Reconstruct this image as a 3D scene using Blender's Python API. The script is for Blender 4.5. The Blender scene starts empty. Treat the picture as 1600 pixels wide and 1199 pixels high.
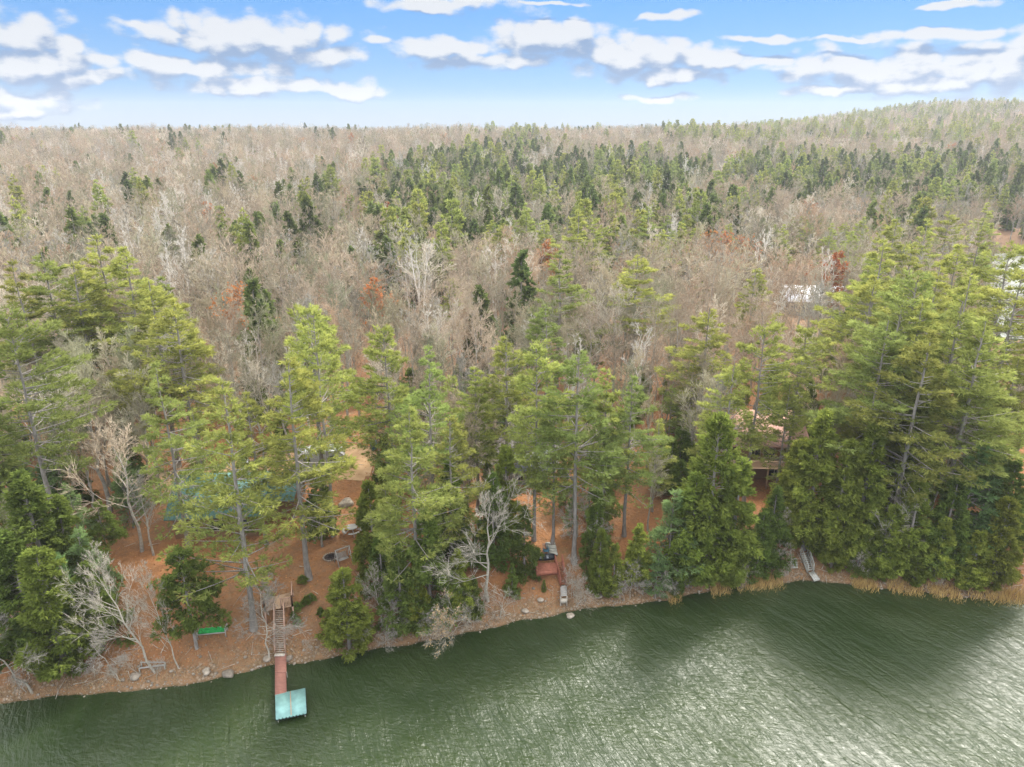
import bpy, math, random
import numpy as np
from math import radians, sin, cos, pi, atan2, asin, sqrt, tan
from mathutils import Vector, Matrix

sc = bpy.context.scene
COL = sc.collection
# ------------------------------------------------------------------ camera, sky, sun, exposure
CAM = np.array([0.0, 0.0, 44.0]); PITCH = radians(19.6); FPX = 1110.0
cam = bpy.data.cameras.new("camera"); cam.sensor_width = 36; cam.lens = 36*FPX/1600
cam.clip_start = 0.5; cam.clip_end = 20000
camo = bpy.data.objects.new("camera", cam); COL.objects.link(camo)
camo.location = CAM; camo.rotation_euler = (pi/2 - PITCH, 0, 0); sc.camera = camo

SUN_EL, SUN_AZ = radians(46), radians(34)          # azimuth measured from +Y towards +X
sun = bpy.data.lights.new("sun", 'SUN'); sun.energy = 1.9; sun.angle = radians(13); sun.color = (1.0, 0.95, 0.86)
suno = bpy.data.objects.new("sun", sun); COL.objects.link(suno)
sd = Vector((sin(SUN_AZ)*cos(SUN_EL), cos(SUN_AZ)*cos(SUN_EL), sin(SUN_EL)))
suno.rotation_euler = sd.to_track_quat('Z', 'Y').to_euler(); suno.location = (0, 0, 120)
sc.view_settings.view_transform = 'Standard'; sc.view_settings.look = 'None'
sc.view_settings.gamma = 1.0; sc.view_settings.exposure = 1.8
sc.cycles.max_bounces = 5; sc.cycles.diffuse_bounces = 3; sc.cycles.glossy_bounces = 2
sc.cycles.transmission_bounces = 2; sc.cycles.volume_bounces = 0; sc.cycles.transparent_max_bounces = 4
sc.cycles.caustics_reflective = False; sc.cycles.caustics_refractive = False
sc.cycles.use_denoising = True; sc.cycles.denoiser = 'OPENIMAGEDENOISE'; sc.cycles.denoising_input_passes = 'RGB_ALBEDO_NORMAL'; sc.cycles.denoising_prefilter = 'NONE'; sc.cycles.sample_clamp_indirect = 4

def ray(px, py):
    a = (px-800.0); b = (599.5-py)
    return np.array([a, FPX*cos(PITCH)+b*sin(PITCH), -FPX*sin(PITCH)+b*cos(PITCH)])
def project(p):
    v = np.asarray(p, float)-CAM
    z = v[..., 1]*cos(PITCH)-v[..., 2]*sin(PITCH); u = v[..., 1]*sin(PITCH)+v[..., 2]*cos(PITCH)
    return 800+FPX*v[..., 0]/z, 599.5-FPX*u/z

class NT:
    """small helper for node trees"""
    def __init__(s, tree): s.t = tree; s.n = tree.nodes; s.l = tree.links
    def new(s, typ, **kw):
        n = s.n.new(typ)
        for k, v in kw.items(): setattr(n, k, v)
        return n
    def put(s, sock, v):
        if isinstance(v, bpy.types.NodeSocket): s.l.new(v, sock)
        elif v is not None: sock.default_value = v
    def math(s, op, a, b=None, c=None, clamp=False):
        n = s.n.new('ShaderNodeMath'); n.operation = op; n.use_clamp = clamp
        s.put(n.inputs[0], a); s.put(n.inputs[1], b); s.put(n.inputs[2], c); return n.outputs[0]
    def vmath(s, op, a, b=None, c=None):
        n = s.n.new('ShaderNodeVectorMath'); n.operation = op
        s.put(n.inputs[0], a); s.put(n.inputs[1], b)
        if c is not None: s.put(n.inputs[2], c)
        return n.outputs['Value'] if op in ('LENGTH', 'DOT_PRODUCT', 'DISTANCE') else n.outputs[0]
    def ramp(s, v, a, b, lo=0.0, hi=1.0, smooth=True):
        n = s.n.new('ShaderNodeMapRange'); n.interpolation_type = 'SMOOTHSTEP' if smooth else 'LINEAR'
        s.put(n.inputs[0], v); s.put(n.inputs[1], a); s.put(n.inputs[2], b); s.put(n.inputs[3], lo); s.put(n.inputs[4], hi); return n.outputs[0]
    def mix(s, f, a, b, mode='MIX'):
        n = s.n.new('ShaderNodeMix'); n.data_type = 'RGBA'; n.blend_type = mode
        s.put(n.inputs[0], f); s.put(n.inputs[6], a); s.put(n.inputs[7], b); return n.outputs[2]
    def noise(s, vec, scale, detail=3, rough=0.55, dist=0.0):
        n = s.n.new('ShaderNodeTexNoise'); s.put(n.inputs['Vector'], vec)
        n.inputs['Scale'].default_value = scale; n.inputs['Detail'].default_value = detail
        n.inputs['Roughness'].default_value = rough; n.inputs['Distortion'].default_value = dist
        return n.outputs['Fac']
def C4(c): return (c[0], c[1], c[2], 1.0)

# ---- sky: Nishita blue with a broken layer of cloud, laid out by direction
world = bpy.data.worlds.new("World"); sc.world = world; world.use_nodes = True
W = NT(world.node_tree); W.n.clear()
# elliptical cloud cores: picture x, y, half width, half height
CLOUDS = [(395,60,165,31),(250,47,60,7),(510,80,50,20),(330,104,120,20),(270,98,60,16),(430,132,150,15),(540,138,65,10),
 (35,72,75,38),(55,100,75,26),(120,122,80,11),(165,98,30,12),(30,153,72,16),(25,175,50,7),
 (870,62,125,38),(1000,92,150,30),(700,82,90,18),(760,98,120,16),(1110,100,70,15),(1060,118,80,13),(600,68,30,6),
 (1370,108,150,32),(1205,97,40,9),(1420,132,120,18),(1560,104,90,42),(1500,48,120,8),(1320,140,80,10),
 (690,6,100,14),(1040,28,50,6),(1180,62,60,6),(1330,60,50,4),(1490,8,60,4),(1030,150,60,6),(860,4,50,3)]
grp = bpy.data.node_groups.new("cloud_density", 'ShaderNodeTree')
grp.interface.new_socket("P", in_out='INPUT', socket_type='NodeSocketVector')
grp.interface.new_socket("D", in_out='OUTPUT', socket_type='NodeSocketFloat')
G = NT(grp); gi = G.new('NodeGroupInput'); go = G.new('NodeGroupOutput')
P = gi.outputs[0]
wv = G.new('ShaderNodeTexNoise'); wv.inputs['Scale'].default_value = 14; wv.inputs['Detail'].default_value = 3
G.l.new(P, wv.inputs['Vector'])
wob = G.vmath('MULTIPLY', G.vmath('SUBTRACT', wv.outputs['Color'], (0.5, 0.5, 0.5)), (0.05, 0.035, 0))
PW = G.vmath('ADD', P, wob)
D = None
for (cx, cy, rx, ry) in CLOUDS:
    d = ray(cx, cy); az = atan2(d[0], d[1]); el = atan2(d[2], sqrt(d[0]**2+d[1]**2))
    k = cos(az)
    sx, sy = 1110/(rx*1.05), 1110/(ry*1.05)
    v = G.vmath('MULTIPLY_ADD', PW, (sx, sy, 0), (-az*sx, -el*sy, 0))
    q = G.math('SUBTRACT', 1.0, G.vmath('LENGTH', v))
    D = q if D is None else G.math('MAXIMUM', D, q)
D = G.math('MAXIMUM', D, -1.0)
st = G.vmath('MULTIPLY', P, (1, 2.1, 1))
f1 = G.noise(st, 24, 11, 0.66)
vo = G.new('ShaderNodeTexVoronoi'); vo.feature = 'F1'; vo.inputs['Scale'].default_value = 34
G.l.new(G.vmath('MULTIPLY', PW, (1, 1.5, 1)), vo.inputs['Vector'])
puff = G.math('MULTIPLY', G.math('SUBTRACT', 0.50, vo.outputs['Distance']), 0.8)
D = G.math('ADD', G.math('SUBTRACT', D, 0.05), G.math('MULTIPLY', G.math('SUBTRACT', f1, 0.5), 1.25))
D = G.math('ADD', D, puff)
G.l.new(D, go.inputs[0])

tc = W.new('ShaderNodeTexCoord'); gen = tc.outputs['Generated']
sep = W.new('ShaderNodeSeparateXYZ'); W.l.new(gen, sep.inputs[0])
X, Y, Z = sep.outputs
az = W.math('ARCTAN2', X, Y); el = W.math('ARCSINE', W.math('MINIMUM', Z, 1.0))
comb = W.new('ShaderNodeCombineXYZ'); W.l.new(az, comb.inputs[0]); W.l.new(el, comb.inputs[1])
g1 = W.new('ShaderNodeGroup'); g1.node_tree = grp; W.l.new(comb.outputs[0], g1.inputs[0])
up = W.vmath('ADD', comb.outputs[0], (-0.006, 0.017, 0))
g2 = W.new('ShaderNodeGroup'); g2.node_tree = grp; W.l.new(up, g2.inputs[0])
mask = W.ramp(g1.outputs[0], -0.12, 0.42)
lit = W.ramp(W.math('SUBTRACT', g1.outputs[0], g2.outputs[0]), -0.34, 0.34)
cloudc = W.mix(lit, (0.062, 0.10, 0.165, 1), (0.232, 0.238, 0.246, 1))
sky = W.new('ShaderNodeTexSky'); sky.sky_type = 'NISHITA'; sky.sun_disc = False
sky.sun_elevation = SUN_EL; sky.sun_rotation = SUN_AZ; sky.altitude = 100; sky.air_density = 1.0; sky.dust_density = 0.6; sky.ozone_density = 3.0
skyn = W.mix(1.0, sky.outputs[0], (0.035, 0.05, 0.07, 1), 'MULTIPLY')
grad = W.mix(W.ramp(el, 0.005, 0.17, smooth=False), (0.062, 0.128, 0.212, 1), (0.020, 0.097, 0.235, 1))
skyc = W.mix(W.ramp(el, 0.2, 0.6, 0.85, 0.2), skyn, grad)
# pale band of far haze low on the horizon
skyb = W.mix(W.ramp(el, 0.005, 0.055, 0.0, 1.0), W.mix(0.7, skyc, (0.165, 0.185, 0.205, 1)), skyc)
c1 = W.mix(W.math('MULTIPLY', mask, 0.93), skyb, cloudc)
# unseen broken overcast added above the frame, brightened to give soft light
hi = W.ramp(el, 0.155, 0.36)
nh = W.noise(gen, 3.2, 6, 0.6)
hic = W.mix(W.ramp(nh, 0.38, 0.60), (0.62, 0.66, 0.72, 1), (1.0, 0.98, 0.95, 1))
c2 = W.mix(W.math('MULTIPLY', hi, 0.9), c1, hic)
bg = W.new('ShaderNodeBackground'); W.l.new(c2, bg.inputs[0]); bg.inputs[1].default_value = 1.0
wo = W.new('ShaderNodeOutputWorld'); W.l.new(bg.outputs[0], wo.inputs[0])

# ------------------------------------------------------------------ materials
def new_mat(name):
    m = bpy.data.materials.new(name); m.use_nodes = True
    t = NT(m.node_tree); b = t.n['Principled BSDF']; return m, t, b
def mat_noise(name, c1, c2, scale=3, rough=0.85, detail=4, stretch=(1,1,1), metallic=0, bump=0, spec=0.3, rnd=0.0, coords='Object'):
    m, t, b = new_mat(name)
    co = t.new('ShaderNodeTexCoord').outputs[coords]
    v = t.vmath('MULTIPLY', co, stretch)
    f = t.ramp(t.noise(v, scale, detail, 0.6), 0.3, 0.7)
    col = t.mix(f, C4(c1), C4(c2))
    if rnd:
        r = t.new('ShaderNodeObjectInfo').outputs['Random']
        h = t.new('ShaderNodeHueSaturation'); t.l.new(col, h.inputs['Color'])
        t.l.new(t.ramp(r, 0, 1, 1-rnd, 1+rnd, False), h.inputs['Value']); col = h.outputs[0]
    t.l.new(col, b.inputs['Base Color']); b.inputs['Roughness'].default_value = rough
    b.inputs['Metallic'].default_value = metallic; b.inputs['Specular IOR Level'].default_value = spec
    if bump:
        bn = t.new('ShaderNodeBump'); bn.inputs['Strength'].default_value = bump; bn.inputs['Distance'].default_value = 0.05
        t.l.new(t.noise(v, scale*3, 4), bn.inputs['Height']); t.l.new(bn.outputs[0], b.inputs['Normal'])
    return m
def mat_leaf(name, inner, tip, alt, rnd=0.2, trans=0.45, hue=0.010):
    """inner/tip colours by the vertex attribute 'tip'; whole tree shifts towards alt by its own random"""
    m, t, b = new_mat(name)
    at = t.new('ShaderNodeAttribute'); at.attribute_name = 'tip'
    r = t.new('ShaderNodeObjectInfo').outputs['Random']
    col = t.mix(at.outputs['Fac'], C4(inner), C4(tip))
    col = t.mix(t.ramp(r, 0.35, 1.0, 0, 0.75), col, C4(alt))
    co = t.new('ShaderNodeTexCoord').outputs['Object']
    n = t.noise(co, 0.9, 3)
    h = t.new('ShaderNodeHueSaturation'); t.l.new(col, h.inputs['Color'])
    r2 = t.math('FRACT', t.math('MULTIPLY', r, 7.31))
    t.l.new(t.math('MULTIPLY', t.ramp(n, 0.3, 0.7, 0.72, 1.3), t.ramp(r2, 0, 1, 1-rnd, 1+rnd, False)), h.inputs['Value'])
    r3 = t.math('FRACT', t.math('MULTIPLY', r, 13.77))
    t.l.new(t.math('ADD', t.ramp(r3, 0, 1, 0.5-hue, 0.5+hue, False), 0), h.inputs['Hue'])
    d = t.new('ShaderNodeBsdfDiffuse'); t.l.new(h.outputs[0], d.inputs[0])
    tr = t.new('ShaderNodeBsdfTranslucent'); t.l.new(h.outputs[0], tr.inputs[0])
    mx = t.new('ShaderNodeMixShader'); mx.inputs[0].default_value = trans
    t.l.new(d.outputs[0], mx.inputs[1]); t.l.new(tr.outputs[0], mx.inputs[2])
    t.n.remove(b); t.l.new(mx.outputs[0], t.n['Material Output'].inputs[0])
    return m

M = {}
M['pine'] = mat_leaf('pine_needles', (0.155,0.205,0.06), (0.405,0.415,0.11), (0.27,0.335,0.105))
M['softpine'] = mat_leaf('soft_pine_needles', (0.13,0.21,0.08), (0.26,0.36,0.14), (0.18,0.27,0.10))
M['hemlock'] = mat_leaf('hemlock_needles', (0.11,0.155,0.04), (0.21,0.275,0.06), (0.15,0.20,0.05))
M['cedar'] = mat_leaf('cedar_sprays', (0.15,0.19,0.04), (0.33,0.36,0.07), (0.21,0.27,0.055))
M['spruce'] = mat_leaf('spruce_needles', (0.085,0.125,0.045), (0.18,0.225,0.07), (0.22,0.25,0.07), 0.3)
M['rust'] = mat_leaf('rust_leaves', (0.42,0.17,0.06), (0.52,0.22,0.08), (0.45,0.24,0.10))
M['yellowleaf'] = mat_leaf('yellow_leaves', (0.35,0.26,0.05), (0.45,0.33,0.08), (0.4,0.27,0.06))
M['bark'] = mat_noise('pine_bark', (0.20,0.175,0.155), (0.33,0.30,0.27), 5, 0.9, stretch=(1,1,0.25), rnd=0.15)
def mat_twig(name, cols):
    m, t, b = new_mat(name)
    r = t.new('ShaderNodeObjectInfo').outputs['Random']; rp = t.new('ShaderNodeValToRGB'); rp.color_ramp.interpolation = 'CONSTANT'
    while len(rp.color_ramp.elements) < len(cols): rp.color_ramp.elements.new(0.5)
    for i, c in enumerate(cols): rp.color_ramp.elements[i].position = i/len(cols); rp.color_ramp.elements[i].color = C4(c)
    t.l.new(r, rp.inputs[0]); h = t.new('ShaderNodeHueSaturation'); t.l.new(rp.outputs[0], h.inputs['Color'])
    t.l.new(t.ramp(t.math('FRACT', t.math('MULTIPLY', r, 17.3)), 0, 1, .78, 1.2, False), h.inputs['Value'])
    t.l.new(h.outputs[0], b.inputs['Base Color']); b.inputs['Roughness'].default_value = .9; b.inputs['Specular IOR Level'].default_value = .1; return m
M['twig'] = mat_twig('bare_twigs', [(0.39,0.345,0.255),(0.44,0.38,0.26),(0.31,0.30,0.19),(0.43,0.31,0.21),(0.38,0.36,0.31),(0.58,0.52,0.42),(0.27,0.24,0.18),(0.44,0.40,0.28),(0.25,0.26,0.16),(0.40,0.335,0.235)])
M['rtwig'] = mat_noise('reddish_twigs', (0.37,0.29,0.21), (0.48,0.39,0.285), 0.8, 0.9, rnd=0.2)
M['greybark'] = mat_noise('grey_hardwood_bark', (0.25,0.225,0.19), (0.42,0.385,0.33), 3, 0.9, rnd=0.2)
M['birchtwig'] = mat_noise('birch_twigs', (0.52,0.48,0.42), (0.70,0.66,0.59), 2.5, 0.85, rnd=0.1)
M['palebark'] = mat_noise('pale_dead_wood', (0.34,0.30,0.24), (0.52,0.47,0.39), 2.5, 0.85, rnd=0.1)
M['birch'] = mat_noise('birch_bark', (0.58,0.55,0.50), (0.80,0.77,0.71), 4, 0.8, stretch=(1,1,2), rnd=0.12)
M['stone'] = mat_noise('lake_stone', (0.22,0.185,0.145), (0.40,0.34,0.27), 2.5, 0.85, bump=0.4, rnd=0.3)
M['reed'] = mat_noise('golden_reed', (0.42,0.27,0.09), (0.60,0.42,0.16), 1.5, 0.9)
M['drygrass'] = mat_noise('dry_grass', (0.30,0.20,0.10), (0.45,0.33,0.18), 1.0, 0.9)
M['litter'] = mat_noise('leaf_litter', (0.30,0.13,0.05), (0.55,0.27,0.10), 1.5, 0.9)

# ------------------------------------------------------------------ terrain function
_sh = [(-400,1150),(-100,1125),(0,1101),(60,1090),(100,1089),(150,1086),(200,1079),(300,1067),(355,1057),(430,1040),(480,1035),(560,1020),(640,1006),(720,990),(790,976),
       (840,966),(880,958),(960,947),(1000,942),(1060,932),(1150,917),(1240,910),(1290,909),(1350,915),(1400,921),(1500,932),(1600,938),(1750,950),(2100,960)]
SX, SY = [], []
for px_, py_ in _sh:
    d = ray(px_, py_); t_ = -CAM[2]/d[2]; SX.append(CAM[0]+d[0]*t_); SY.append(CAM[1]+d[1]*t_)
SX = np.array(SX); SY = np.array(SY)
rng = np.random.default_rng(7)
_wk = rng.uniform(-1, 1, (14, 2)); _wp = rng.uniform(0, 6.28, 14)
def wav(x, y, L):
    s = 0
    for i in range(14):
        k = _wk[i]*(1+i*0.25)*2*pi/L
        s = s + np.sin(x*k[0]+y*k[1]+_wp[i])/(1+i*0.25)
    return s/3.2
_hd = np.array([-60,-12,-1.5,0,0.8,4.6,10,20,45,90,160,260,400,620,900,1300,2200,5000])
_hz = np.array([-4,-3,-0.5,0.0,0.45,2.9,3.5,4.4,6.2,7.2,8.6,11.5,17,30,30,12,-10,-30])
def bay_d(x, y):
    # positive inside the second bay, beyond the wood on the east side
    n = np.array([0.848, -0.53]); a = (x-100)*n[0]+(y-141)*n[1]
    return np.minimum(np.minimum(a, (272-y)*0.9), (y-148)*0.9)
def ground(x, y):
    x = np.asarray(x, float); y = np.asarray(y, float)
    s = np.interp(x, SX, SY)
    d = (y-s)*0.95 + 0.28*wav(x, y*0.3, 7.0)*np.clip((60-(y-s))/60, 0, 1)
    h = np.interp(d, _hd, _hz)
    f = np.clip((d-6)/60, 0, 1)
    h = h + f*0.9*wav(x, y, 60) + np.clip((d-150)/300, 0, 1)*4*wav(x, y, 260) + np.clip(d/3, 0, 1)*0.12*wav(x, y, 5)
    # the long hill in the north-east
    h = h + 55*np.exp(-(((x-760)/330)**2 + ((y-1330)/480)**2))*np.clip((d-150)/300, 0, 1)
    h = h - 5*np.clip((x-60)/60,0,1)*np.clip((y-90)/60,0,1)*np.clip((420-y)/120,0,1)
    b = np.clip((bay_d(x, y)+6)/9, 0, 1)
    return h*(1-b) + b*(-1.6)
def hit(px, py, up=0.0):
    d = ray(px, py); d = d/np.linalg.norm(d)
    t = np.linspace(35, 1600, 12000); 
    p = CAM+d*t[:, None]
    g = ground(p[:, 0], p[:, 1])+up
    i = np.argmax(p[:, 2] <= g)
    if p[i, 2] > g[i]: i = len(t)-1
    q = p[i]; return float(q[0]), float(q[1]), float(ground(q[0], q[1]))
def place_top(px, py, H): return hit(px, py, H)
def base_top(tx, ty, by):
    """stand point from the top's picture x and the foot's picture y; returns location and height"""
    vp = 599.5+FPX/tan(PITCH)
    bx = 800+(tx-800)*(vp-by)/(vp-ty)
    x, y, z = hit(bx, by)
    d = ray(tx, ty); k = y/d[1]
    return (x, y, z), float(CAM[2]+d[2]*k-z)

# ------------------------------------------------------------------ mesh builder
class MB:
    def __init__(s): s.v = []; s.f3 = []; s.f4 = []; s.m3 = []; s.m4 = []; s.tip = []; s.n = 0
    def add(s, v, f, mat=0, tip=0.0):
        v = np.asarray(v, float).reshape(-1, 3); f = np.asarray(f, int)
        s.v.append(v); s.tip.append(np.broadcast_to(np.asarray(tip, float), (len(v),)))
        if f.shape[1] == 3: s.f3.append(f+s.n); s.m3.append(np.full(len(f), mat))
        else: s.f4.append(f+s.n); s.m4.append(np.full(len(f), mat))
        s.n += len(v)
    def box(s, c, size, rz=0.0, mat=0, rx=0.0, ry=0.0):
        hx, hy, hz = [q/2 for q in size]
        v = np.array([(i*hx, j*hy, k*hz) for k in (-1, 1) for j in (-1, 1) for i in (-1, 1)])
        R = np.array(Matrix.Rotation(rz, 3, 'Z') @ Matrix.Rotation(ry, 3, 'Y') @ Matrix.Rotation(rx, 3, 'X'))
        v = v@R.T+np.array(c)
        s.add(v, [(0,2,3,1),(4,5,7,6),(0,1,5,4),(2,6,7,3),(0,4,6,2),(1,3,7,5)], mat)
    def beam(s, a, b, w, h=None, mat=0):
        a = np.array(a, float); b = np.array(b, float); h = h or w
        d = b-a; L = np.linalg.norm(d); d /= L
        u = np.array([0, 0, 1.0]) if abs(d[2]) < 0.95 else np.array([1.0, 0, 0])
        x = np.cross(d, u); x /= np.linalg.norm(x); y = np.cross(x, d)
        v = [p+x*i*w/2+y*j*h/2 for p in (a, b) for j in (-1, 1) for i in (-1, 1)]
        s.add(v, [(0,2,3,1),(4,5,7,6),(0,1,5,4),(2,6,7,3),(0,4,6,2),(1,3,7,5)], mat)
    def tube(s, pts, rad, n=6, mat=0, cap=True, tip=0.0):
        pts = np.asarray(pts, float); rad = np.broadcast_to(rad, (len(pts),))
        V = []
        for i, p in enumerate(pts):
            d = pts[min(i+1, len(pts)-1)]-pts[max(i-1, 0)]; d = d/(np.linalg.norm(d)+1e-9)
            u = np.array([1.0, 0, 0]) if abs(d[0]) < 0.8 else np.array([0, 1.0, 0])
            x = np.cross(d, u); x /= np.linalg.norm(x); y = np.cross(d, x)
            a = np.arange(n)*2*pi/n
            V.append(p+rad[i]*(np.cos(a)[:, None]*x+np.sin(a)[:, None]*y))
        k = np.arange(n); F = []
        for i in range(len(pts)-1):
            F.append(np.stack([i*n+k, i*n+(k+1) % n, (i+1)*n+(k+1) % n, (i+1)*n+k], 1))
        V = np.concatenate(V); base = s.n
        s.add(V, np.concatenate(F), mat, tip)
        if cap:
            for ring in (0, len(pts)-1):
                c = pts[ring]; vv = np.vstack([V[ring*n:(ring+1)*n], c]); s.add(vv, [(j, (j+1) % n, n) for j in range(n)], mat, tip)
    def segs(s, A, B, ra, rb, mat=0, n=3):
        """many open tapered sticks at once"""
        A = np.asarray(A); B = np.asarray(B); N = len(A)
        if N == 0: return
        d = B-A; d = d/(np.linalg.norm(d, axis=1, keepdims=True)+1e-9)
        u = np.where(np.abs(d[:, 2:3]) < 0.9, np.array([[0, 0, 1.0]]), np.array([[1.0, 0, 0]]))
        x = np.cross(d, u); x /= np.linalg.norm(x, axis=1, keepdims=True); y = np.cross(d, x)
        a = np.arange(n)*2*pi/n; ca = np.cos(a)[None, :, None]; sa = np.sin(a)[None, :, None]
        ring = ca*x[:, None]+sa*y[:, None]
        ra = np.broadcast_to(ra, (N,))[:, None, None]; rb = np.broadcast_to(rb, (N,))[:, None, None]
        V = np.concatenate([A[:, None]+ring*ra, B[:, None]+ring*rb], 1).reshape(-1, 3)
        k = np.arange(n); f = np.stack([k, (k+1) % n, n+(k+1) % n, n+k], 1)
        F = (f[None]+(np.arange(N)*2*n)[:, None, None]).reshape(-1, 4)
        s.add(V, F, mat)
    def blades(s, O, Dr, L, w, mat=0, tip=0.0, rs=None, wide=0.35):
        """many thin pointed leaves or needle tufts: a kite each"""
        O = np.asarray(O, float); Dr = np.asarray(Dr, float); N = len(O)
        if N == 0: return
        rs = rs or np.random.default_rng(3)
        Dr = Dr/(np.linalg.norm(Dr, axis=1, keepdims=True)+1e-9)
        q = rs.normal(size=(N, 3)); q[:, 2] *= 0.6
        x = np.cross(Dr, q); x /= (np.linalg.norm(x, axis=1, keepdims=True)+1e-9)
        L = np.broadcast_to(L, (N,))[:, None]; w = np.broadcast_to(w, (N,))[:, None]
        V = np.stack([O, O+Dr*L*wide+x*w, O+Dr*L, O+Dr*L*wide-x*w], 1).reshape(-1, 3)
        F = (np.arange(4)[None]+(np.arange(N)*4)[:, None])
        s.add(V, F, mat, np.repeat(np.broadcast_to(tip, (N,)), 4))
    def lump(s, c, r, rs, mat=0, sub=2, flat=0.7, jag=0.22):
        V, F = ICO[sub]
        k = rs.normal(size=(6, 3)); ph = rs.uniform(0, 6, 6)
        m = 1+jag*sum(np.sin(V@k[i]*1.6+ph[i]) for i in range(6))/2.2
        R = np.array(Matrix.Rotation(rs.uniform(0, 6.28), 3, 'Z'))
        s.add(((V*m[:, None])*np.array([1, rs.uniform(0.7, 1.1), flat])*r)@R.T+np.array(c), F, mat)
    def mesh(s, name, mats, smooth=False):
        me = bpy.data.meshes.new(name)
        V = np.concatenate(s.v); me.vertices.add(len(V)); me.vertices.foreach_set('co', V.ravel())
        n3 = sum(len(f) for f in s.f3); n4 = sum(len(f) for f in s.f4)
        idx = []; tot = []; mi = []
        if n3: a = np.concatenate(s.f3); idx.append(a.ravel()); tot.append(np.full(n3, 3)); mi.append(np.concatenate(s.m3))
        if n4: a = np.concatenate(s.f4); idx.append(a.ravel()); tot.append(np.full(n4, 4)); mi.append(np.concatenate(s.m4))
        idx = np.concatenate(idx); tot = np.concatenate(tot); mi = np.concatenate(mi)
        me.loops.add(len(idx)); me.loops.foreach_set('vertex_index', idx.astype(np.int32))
        me.polygons.add(n3+n4); st = np.concatenate([[0], np.cumsum(tot)[:-1]])
        me.polygons.foreach_set('loop_start', st.astype(np.int32)); me.polygons.foreach_set('loop_total', tot.astype(np.int32))
        me.polygons.foreach_set('material_index', mi.astype(np.int32))
        if smooth: me.polygons.foreach_set('use_smooth', np.ones(n3+n4, bool))
        tp = np.concatenate(s.tip)
        if tp.max() > 0:
            at = me.attributes.new('tip', 'FLOAT', 'POINT'); at.data.foreach_set('value', tp.astype(np.float32))
        for m in (mats if isinstance(mats, (list, tuple)) else [mats]): me.materials.append(m)
        me.update(calc_edges=True); me.validate(); return me
def _ico(sub):
    import bmesh
    bm = bmesh.new(); bmesh.ops.create_icosphere(bm, subdivisions=sub, radius=1)
    V = np.array([v.co[:] for v in bm.verts]); F = np.array([[v.index for v in f.verts] for f in bm.faces]); bm.free(); return V, F
ICO = {1: _ico(1), 2: _ico(2), 3: _ico(3)}
def obj(name, mesh, parent=None, loc=None, rz=0):
    o = bpy.data.objects.new(name, mesh); COL.objects.link(o)
    if parent: o.parent = parent
    if loc is not None: o.location = loc
    if rz: o.rotation_euler = (0, 0, rz)
    return o
def tag(o, label=None, cat=None, group=None, kind=None):
    if label: o['label'] = label
    if cat: o['category'] = cat
    if group: o['group'] = group
    if kind: o['kind'] = kind
    return o
def thing(name, label, cat, loc=(0,0,0), rz=0, group=None):
    return tag(obj(name, None, None, loc, rz), label, cat, group)

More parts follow.
